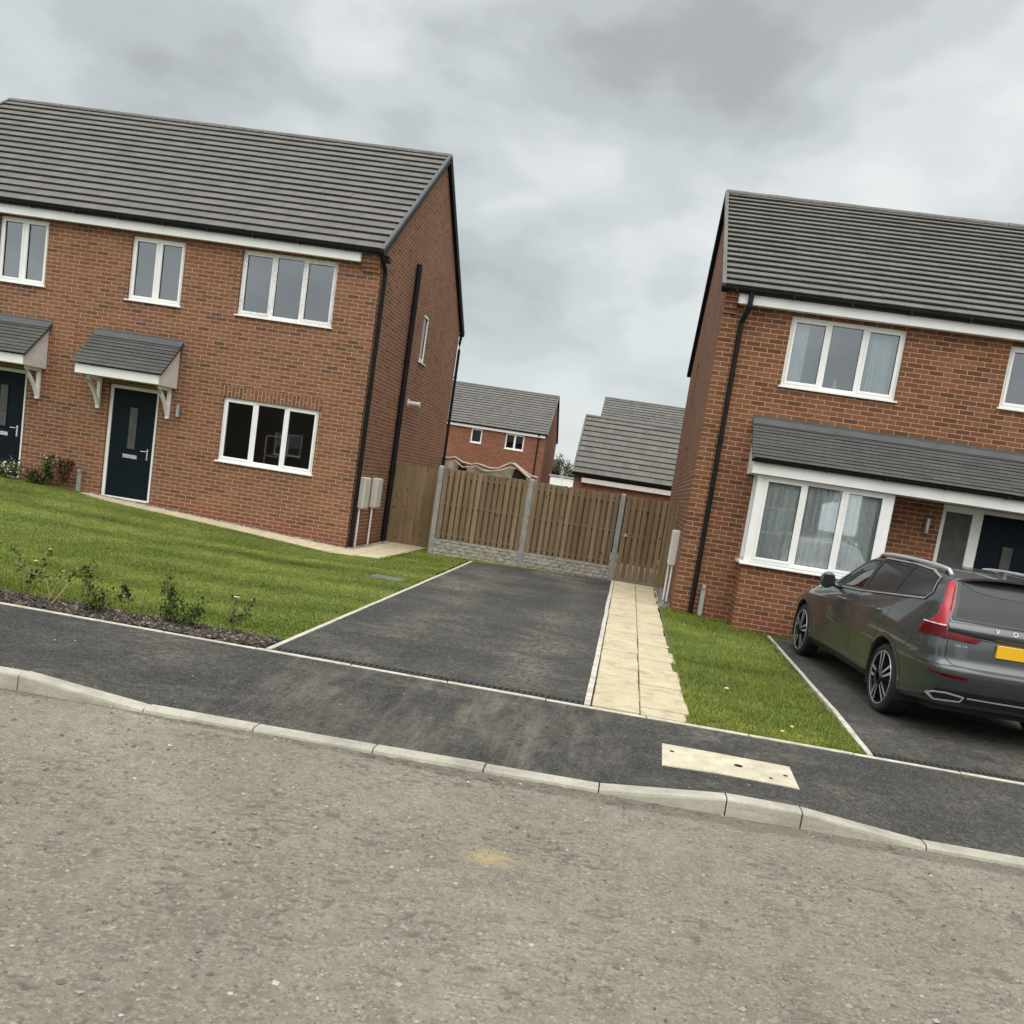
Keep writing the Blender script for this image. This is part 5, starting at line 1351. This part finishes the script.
    def stripe(m, axis, path, wd, off, side=-1, step=.03, closed=False):
        P = [Vector((*p, 0)) for p in path]; P = P+[P[0]] if closed else P; pts = []
        for a, b in zip(P, P[1:]):
            k = max(1, int((b-a).length/step)); pts += [a.lerp(b, i/k) for i in range(k)]
        pts.append(P[-1]); A = []; B = []
        for i, p in enumerate(pts):
            t = (pts[min(i+1,len(pts)-1)]-pts[max(i-1,0)]).normalized(); nn = Vector((-t.y, t.x, 0))*wd/2
            ra, rb = hit(axis, p.x+nn.x, p.y+nn.y, side), hit(axis, p.x-nn.x, p.y-nn.y, side)
            if ra[0] is None or rb[0] is None: A.append(None); B.append(None); continue
            A.append(ra[0]+ra[1]*off); B.append(rb[0]+rb[1]*off)
        for i in range(len(A)-1):
            if A[i] is None or A[i+1] is None: continue
            m.face([A[i],A[i+1],B[i+1],B[i]], smooth=True)
    # openings (y,z) in side view
    WF = [(2.34,1.165),(1.35,1.215),(1.30,1.585),(1.50,1.578),(1.75,1.515),(2.05,1.37)]
    WM = [(1.22,1.225),(.40,1.275),(.37,1.600),(1.17,1.595)]
    WQ = [(.27,1.285),(-.46,1.345),(-.50,1.40),(-.40,1.515),(-.15,1.575),(.23,1.598)]
    WALL = [(2.40,1.15),(1.3,1.205),(-.50,1.335),(-.545,1.40),(-.43,1.535),(-.15,1.592),(.4,1.615),(1.3,1.604),(1.53,1.595),(1.78,1.53),(2.09,1.38)]
    REAR = [(-.62,1.215),(.62,1.215),(.60,1.30),(.52,1.535),(-.52,1.535),(-.60,1.30)]
    REAR = [(-.70,1.205),(.70,1.205),(.655,1.34),(.60,1.52),(-.60,1.52),(-.655,1.34)]
    def inp(y, z, poly):
        c = False
        for (a, b), (d, e) in zip(poly, poly[1:]+poly[:1]):
            if (b > z) != (e > z) and y < (d-a)*(z-b)/((e-b) or 1e-9)+a: c = not c
        return c
    AR = .44; WH = [(0,.375),(3.30,.375)]
    kill = []
    for f in bm.faces:
        c = f.calc_center_median(); nrm = f.normal
        if abs(c.x) > .55 and abs(nrm.x) > .35 and (inp(c.y,c.z,WF) or inp(c.y,c.z,WM) or inp(c.y,c.z,WQ)): kill.append(f); continue
        if c.y < -.3 and abs(nrm.y) > .25 and c.z > 1.1 and inp(c.x,c.z,REAR): kill.append(f); continue
        if 1.86 < c.y < 2.66 and abs(nrm.z) > .2 and abs(c.x) < .60 and c.z > 1.2: kill.append(f); continue
        if abs(c.x) > .50 and c.z < .95 and any((c.y-wy_)**2+(c.z-wz)**2 < AR**2 for wy_, wz in WH): kill.append(f)
    bmesh.ops.delete(bm, geom=kill, context='FACES')
    for f in bm.faces: f.smooth = True
    bm.to_mesh(body); bm.free(); body.materials.clear(); body.materials.append(paint)
    bo = link(bpy.data.objects.new('body', body), root)
    for sd in (-1, 1):
        # trim surround, panes
        m = MB(); stripe(m, 'x', WALL, .050, .006, sd, closed=True)
        for a, b, w_ in (((1.28,1.20),(1.235,1.605),.105),((.335,1.265),(.30,1.61),.105)): stripe(m, 'x', [a, b], w_, .007, sd)
        t = m.build('window_trim', trim, root)
        m = MB(); stripe(m, 'x', [(2.42,1.142),(1.3,1.192),(-.50,1.322),(-.57,1.40),(-.45,1.552),(-.15,1.607),(.4,1.628),(1.3,1.62)], .014, .012, sd); m.build('bright_strip', plain('satin_strip', (.42,.43,.44), .3, .4) if sd == -1 else bpy.data.materials['satin_strip'], t)
        for poly, mat in ((WF,'carglassF'),(WM,'privacy'),(WQ,'privacy')):
            cy = sum(p[0] for p in poly)/len(poly); cz = sum(p[1] for p in poly)/len(poly)
            g = [(cy+(y-cy)*1.04, cz+(z-cz)*1.06) for y, z in poly]
            m = MB(); patch(m, 'x', g, .002, 10, 12, sd); m.build('side_window', M[mat], root, merge=True)
        # arches
        for wy_, wz in WH:
            pts = [(wy_+(AR+.005)*math.cos(a), wz+(AR+.005)*math.sin(a)) for a in np.linspace(-.22, math.pi+.22, 60)]
            m = MB(); A = []; B = []; Cc = []
            for (y, z) in pts:
                d = Vector((y-wy_, z-wz)).normalized(); h0 = hit('x', y+d.x*.045, z+d.y*.045, sd)[0]; 
                if h0 is None: continue
                A.append(h0+Vector((sd*.003,0,0))); B.append(Vector((h0.x+sd*.014, y, z))); Cc.append(Vector((h0.x-sd*.06, y-d.x*.018, z-d.y*.018)))
            m.strip(A, B, smooth=True); m.strip(B, Cc, smooth=True); m.build('wheel_arch', paint, root)
            m = MB(); pa = []; pb = []
            for a in np.linspace(-.35, math.pi+.35, 30): pa.append((sd*.95, wy_+(AR-.01)*math.cos(a), wz+(AR-.01)*math.sin(a))); pb.append((sd*.5, *pa[-1][1:]))
            m.strip(pa, pb, smooth=True); m.face(pb); m.build('arch_liner', cabin, root)
        # door shut lines
        m = MB()
        stripe(m, 'x', [(1.26,1.19),(1.235,.80),(1.20,.36)], .008, .0015, sd); stripe(m, 'x', [(2.40,1.13),(2.46,.9),(2.44,.36)], .008, .0015, sd)
        stripe(m, 'x', [(.12,1.27),(.14,1.06),(.30,.84),(.44,.62),(.47,.36)], .008, .0015, sd); stripe(m, 'x', [(2.44,.36),(.47,.37)], .007, .0015, sd)
        stripe(m, 'x', [(-.66,.93),(-.50,.83),(-.42,.79)], .007, .0015, sd)
        m.build('shut_line', trim, root)
        m = MB(); stripe(m, 'x', [(2.83,.315),(.50,.32)], .060, .012, sd); m.build('sill_trim', trim, root)
        for (y, z) in ((.50,1.065),(1.74,1.03)):
            m = MB(); h0 = hit('x', y, z, sd)[0]; x = h0.x
            m.tube([(x-sd*.005,y-.11,z-.004),(x+sd*.030,y-.09,z),(x+sd*.036,y,z+.004),(x+sd*.030,y+.09,z+.006),(x-sd*.005,y+.11,z+.004)], .017, 8); m.build('door_handle', paint, root)
        # mirror
        m = newMB()
        bmm = bmesh.new(); bmesh.ops.create_uvsphere(bmm, u_segments=16, v_segments=10, radius=1, matrix=Matrix.Translation((sd*1.075,2.06,1.215)) @ Matrix.Rotation(sd*.18,4,'Z') @ Matrix.Rotation(.22,4,'Y') @ Matrix.Diagonal((.098,.080,.110,1)))
        for vv in bmm.verts:
            if vv.co.y < 2.02: vv.co.y = 2.02
        for f in bmm.faces: m.face([v_.co.copy() for v_ in f.verts], smooth=True)
        bmm.free(); m.tube([(sd*.86,2.12,1.135),(sd*.98,2.08,1.165)], .032, 8); mi = m.build('mirror', paint, root, merge=True)
        m = MB(); m.bbox(sd*1.075-.070,sd*1.075+.070,2.012,2.019,1.145,1.285,.004); m.build('mirror_glass', trim, mi)
        # roof rail
        m = MB(); pth = []
        for y in np.linspace(-.50, 1.62, 24):
            h0 = hit('z', sd*(ip(y,wroof)-.055), y)[0]
            e = min(1, min(y+.50, 1.62-y)/.10); pth.append((h0.x, y, h0.z+.004+.042*e**.6))
        m.tube(pth, .020, 8); ra = m.build('roof_rail', bright, root)
        m = MB()
        for p in (pth[1], pth[12], pth[-2]): m.box(p[0]-.012,p[0]+.012,p[1]-.05,p[1]+.05,p[2]-.06,p[2]-.01)
        m.build('rail_foot', trim, ra)
    # tail lamps
    for sd in (-1, 1):
        LIM = [(1.0,-.70),(1.11,-.74),(1.13,-.80),(1.19,-.86),(1.26,-.86),(1.40,-.70),(1.54,-.53)]
        S = lambda P: [(x*-sd, z) for x, z in P]
        m = MB()
        patch(m, 'y', S([(-.690,1.535),(-.652,1.515),(-.705,1.36),(-.735,1.25),(-.775,1.185),(-.775,1.125),(-.935,1.125),(-.925,1.19),(-.865,1.225),(-.815,1.28),(-.765,1.40),(-.728,1.49)]), .014, 26, 14, thick=.03, lim=LIM)
        la = m.build('tail_lamp', red, root)
        m = MB(); patch(m, 'y', S([(-.775,1.115),(-.936,1.115),(-.948,1.06),(-.952,1.01),(-.90,1.0),(-.775,.995)]), .012, 12, 14, thick=.03, lim=LIM); patch(m, 'y', S([(-.765,1.085),(-.60,1.06),(-.455,1.035),(-.515,.992),(-.765,.995)]), .012, 10, 16, thick=.03)
        m.build('lower_lens', redD, la)
        m = MB(); stripe(m, 'y', S([(-.785,1.119),(-.932,1.123)]), .012, .016); m.build('light_strip', lampW, la)
        m = MB(); stripe(m, 'y', S([(-.672,1.50),(-.725,1.35),(-.752,1.26)]), .012, .0155); m.build('lamp_edge', redD, la)
        m = MB(); patch(m, 'y', S([(-.88,.688),(-.56,.664),(-.56,.640),(-.70,.640),(-.86,.665)]), .006, 4, 14, lim=[(.5,-.93),(.8,-.93)]); m.build('reflector', redD, root)
        m = MB()
        P = S([(-.84,.455),(-.80,.485),(-.70,.492),(-.53,.470),(-.55,.420),(-.78,.405)]); stripe(m, 'y', P, .018, .012, closed=True, step=.02); ex = m.build('exhaust_finisher', bright, root)
        m = MB(); patch(m, 'y', P, .0105, 8, 12); m.build('exhaust_opening', trim, ex)
    # tailgate details
    m = MB(); patch(m, 'y', [(-.72,1.20),(.72,1.20),(.672,1.34),(.61,1.525),(-.61,1.525),(-.672,1.34)], .004, 14, 24); m.build('rear_window', plain('rear_glass', (.030,.032,.034), .16, var=.05, spec=.22), root, merge=True)
    m = MB(); stripe(m, 'y', [(-.725,1.198),(-.40,1.192),(.40,1.192),(.725,1.198)], .02, .009); stripe(m, 'y', [(-.725,1.2),(-.68,1.34),(-.625,1.53)], .028, .008); stripe(m, 'y', [(.725,1.2),(.68,1.34),(.625,1.53)], .028, .008)
    stripe(m, 'y', [(-.755,1.19),(-.765,1.0),(-.77,.82),(-.70,.765),(-.40,.745),(.40,.745),(.70,.765),(.77,.82),(.765,1.0),(.755,1.19)], .010, .003)
    stripe(m, 'y', [(-.76,1.085),(-.60,1.062),(-.42,1.035),(.42,1.035),(.60,1.062),(.76,1.085)], .012, .004)
    m.build('tailgate_seam', trim, root)
    # blade-like ledge across the tailgate above the plate recess
    m = MB(); A = []; B = []; Cc = []; D = []
    for x in np.linspace(-.77, .77, 31):
        zt = 1.178-.012*(abs(x)/.77)**2; zb_ = 1.045+.03*(abs(x)/.77)**2; a = hit('y', x, zt)[0]; b = hit('y', x, zt-.055)[0]; c = hit('y', x, zb_)[0]
        A.append(a+Vector((0,-.002,0))); B.append(b+Vector((0,-.034,.010))); Cc.append(c+Vector((0,-.016,.0))); D.append(c+Vector((0,.01,-.004)))
    m.strip(A, B, smooth=True); m.strip(B, Cc, smooth=True); m.strip(Cc, D); m.build('tailgate_ledge', paint, root, merge=True)
    # spoiler over the rear window
    m = MB(); A = []; B = []; Cc = []; D = []
    for x in np.linspace(-.64, .64, 33):
        t = (abs(x)/.64)**4; h0 = hit('z', x*.96, -.42)[0]; zt = h0.z
        A.append(Vector((x*.98, -.36, hit('z', x*.96, -.36)[0].z+.004))); B.append(Vector((x*1.02, -.66-.10*(1-t), zt-.010-.045*t))); Cc.append(Vector((x*1.02, -.655-.10*(1-t), zt-.032-.045*t))); D.append(Vector((x, -.50, zt-.055-.02*t)))
    m.strip(A, B, smooth=True); m.strip(B, Cc); m.strip(Cc, D); m.build('spoiler', paint, root)
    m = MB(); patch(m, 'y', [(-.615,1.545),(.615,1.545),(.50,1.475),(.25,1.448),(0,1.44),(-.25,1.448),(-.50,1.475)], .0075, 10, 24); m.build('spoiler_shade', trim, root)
    # shark fin, rear wiper, bumper trim, plate
    m = MB(); m.prism([(-.28,1.655),(-.05,1.655),(-.20,1.70),(-.27,1.705)], 'x', -.018, .018); m.build('aerial_fin', paint, root)
    m = MB(); patch(m, 'y', [(-.86,.40),(.86,.40),(.80,.52),(.50,.475),(-.50,.475),(-.80,.52)], .007, 8, 30); bt = m.build('bumper_trim', trim, root)
    m = MB(); stripe(m, 'y', [(-.50,.468),(.50,.468)], .014, .012); m.build('bright_strip', bright, bt)
    m = MB(); stripe(m, 'y', [(-.93,.75),(-.6,.758),(.6,.758),(.93,.75)], .008, .003); m.build('bumper_seam', trim, root)
    m = MB(); yp = hit('y', 0, .955)[0].y-.022; m.bbox(-.325,.325,yp,yp+.03,.895,1.018,.004); m.build('number_plate', plate, root)
    def letters(txt, size, depth, spacing=1.0):
        c = bpy.data.curves.new('lettering', 'FONT'); c.body = txt; c.size = size; c.extrude = depth; c.space_character = spacing; c.align_x = 'CENTER'
        o = bpy.data.objects.new('lettering', c); COL.objects.link(o); dg = bpy.context.evaluated_depsgraph_get(); me = bpy.data.meshes.new_from_object(o.evaluated_get(dg)); bpy.data.objects.remove(o); me.materials.clear(); return me
    for i, ch in enumerate('VOLVO'):
        x = -.33+.165*i; me = letters(ch, .062, .004); me.materials.append(bright); y = hit('y', x, 1.15)[0].y-.046
        o = link(bpy.data.objects.new('tailgate_letter', me), root); o.location = (x, y, 1.122); o.rotation_euler = (R(90)-.30, 0, 0)
    me = letters('V60 D4', .036, .003); me.materials.append(bright); y = hit('y', -.645, .95)[0].y-.005
    o = link(bpy.data.objects.new('badge_lettering', me), root); o.location = (-.645, y, .940); o.rotation_euler = (R(90), 0, R(-11))
    # windscreen (front, only glimpsed) and cabin
    m = MB(); rows = []
    for y in np.linspace(1.80, 2.72, 8):
        r = []
        for x in np.linspace(-.66, .66, 9): h0 = hit('z', x, y); r.append(h0[0]+h0[1]*.003)
        rows.append(r)
    for a, b in zip(rows, rows[1:]):
        for k in range(8): m.face([a[k],a[k+1],b[k+1],b[k]], smooth=True)
    m.build('windscreen', M['carglassF'], root, merge=True)
    m = MB(); m.box(-.80,.80,-.75,2.9,.40,.46); m.prism([(2.2,.46),(2.9,.46),(2.85,1.10),(2.35,1.10)], 'x', -.78, .78); m.box(-.70,.70,-.9,.0,.46,.95); m.build('cabin_floor', cabin, root)
    for x in (-.42, .42):
        m = MB(); m.bbox(x-.27,x+.27,1.15,1.75,.46,.80,.06); m.prism([(1.02,.75),(1.22,.75),(1.10,1.30),(.95,1.30)], 'x', x-.25, x+.25); m.bbox(x-.13,x+.13,.93,1.05,1.32,1.50,.03); m.build('seat', cabin, root)
    m = MB(); m.bbox(-.72,.72,.10,.70,.46,.78,.06); m.prism([(.0,.75),(.18,.75),(.05,1.28),(-.08,1.28)], 'x', -.70, .70)
    for x in (-.45, 0, .45): m.bbox(x-.12,x+.12,-.09,.02,1.29,1.44,.03)
    m.build('rear_bench', cabin, root)
    # wheels
    def lathe(m, prof, n=48, mi=0):
        for i in range(len(prof)-1):
            (xa, ra), (xb, rb) = prof[i], prof[i+1]
            for k in range(n):
                a, b = 2*math.pi*k/n, 2*math.pi*(k+1)/n
                m.face([(xa,ra*math.cos(a),ra*math.sin(a)),(xa,ra*math.cos(b),ra*math.sin(b)),(xb,rb*math.cos(b),rb*math.sin(b)),(xb,rb*math.cos(a),rb*math.sin(a))], smooth=True, mi=mi)
    def wheel():
        h = MB(); lathe(h, [(.02,.05),(.035,.075),(.01,.085),(-.02,.09),(-.16,.14),(-.16,.01)], 24)
        hub = h.build('wheel', dark, root)
        m = MB(); lathe(m, [(-.22,.255),(-.232,.30),(-.225,.345),(-.205,.366),(-.19,.375),(-.045,.375),(-.022,.368),(-.004,.352),(.003,.325),(-.002,.302),(-.010,.290),(-.03,.284)])
        for k in range(60):      # tread blocks
            a = 2*math.pi*k/60; c, s = math.cos(a), math.sin(a); c2, s2 = math.cos(a+.06), math.sin(a+.06)
            for xa, xb in ((-.20,-.125),(-.112,-.035)): m.face([(xa,.379*c,.379*s),(xb,.379*c,.379*s),(xb,.379*c2,.379*s2),(xa,.379*c2,.379*s2)])
        m.build('tyre', tyre, hub, merge=False)
        m = MB(); lathe(m, [(-.012,.294),(-.002,.290),(-.006,.278),(-.02,.272),(-.18,.25)]); m.build('rim', dark, hub)
        m = MB(); lathe(m, [(-.0100,.295),(.001,.290),(-.003,.280)])
        for k in range(5):
            a = 2*math.pi*k/5+.3
            for s in (-1, 1):
                a0, a1 = a+s*.30, a+s*.155; p = [(.075,a0-.13),(.075,a0+.13),(.283,a1+.060),(.283,a1-.060)]
                q0 = [( -.006+.012*(r < .1), r*math.cos(t), r*math.sin(t)) for r, t in p]; q1 = [(-.07, y, z) for _, y, z in q0]; m.face(q0)
                for i in range(4): m.face([q0[i],q0[(i+1)%4],q1[(i+1)%4],q1[i]], mi=1)
        m.build('spokes', [alloy, dark], hub)
        m = MB(); lathe(m, [(-.10,.0001),(-.10,.20)], 32); m.build('brake_disc', M['steel'], hub)
        return hub
    base = wheel()
    pos = [(-.952,0,-1),(.952,0,1),(-.952,3.30,-1),(.952,3.30,1)]
    for i, (x, y, sd) in enumerate(pos):
        o = base if i == 0 else copy_tree(base, root)
        o.location = (x, y, .375); o.rotation_euler = (random.uniform(0,1.2) if i else .2, 0, 0 if sd == 1 else math.pi)
        if sd == -1: o.rotation_euler = (o.rotation_euler[0], 0, math.pi)
    m = MB(); m.box(-.72,.72,-.8,3.9,.27,.33); m.build('underbody', cabin, root)
    return root
car()
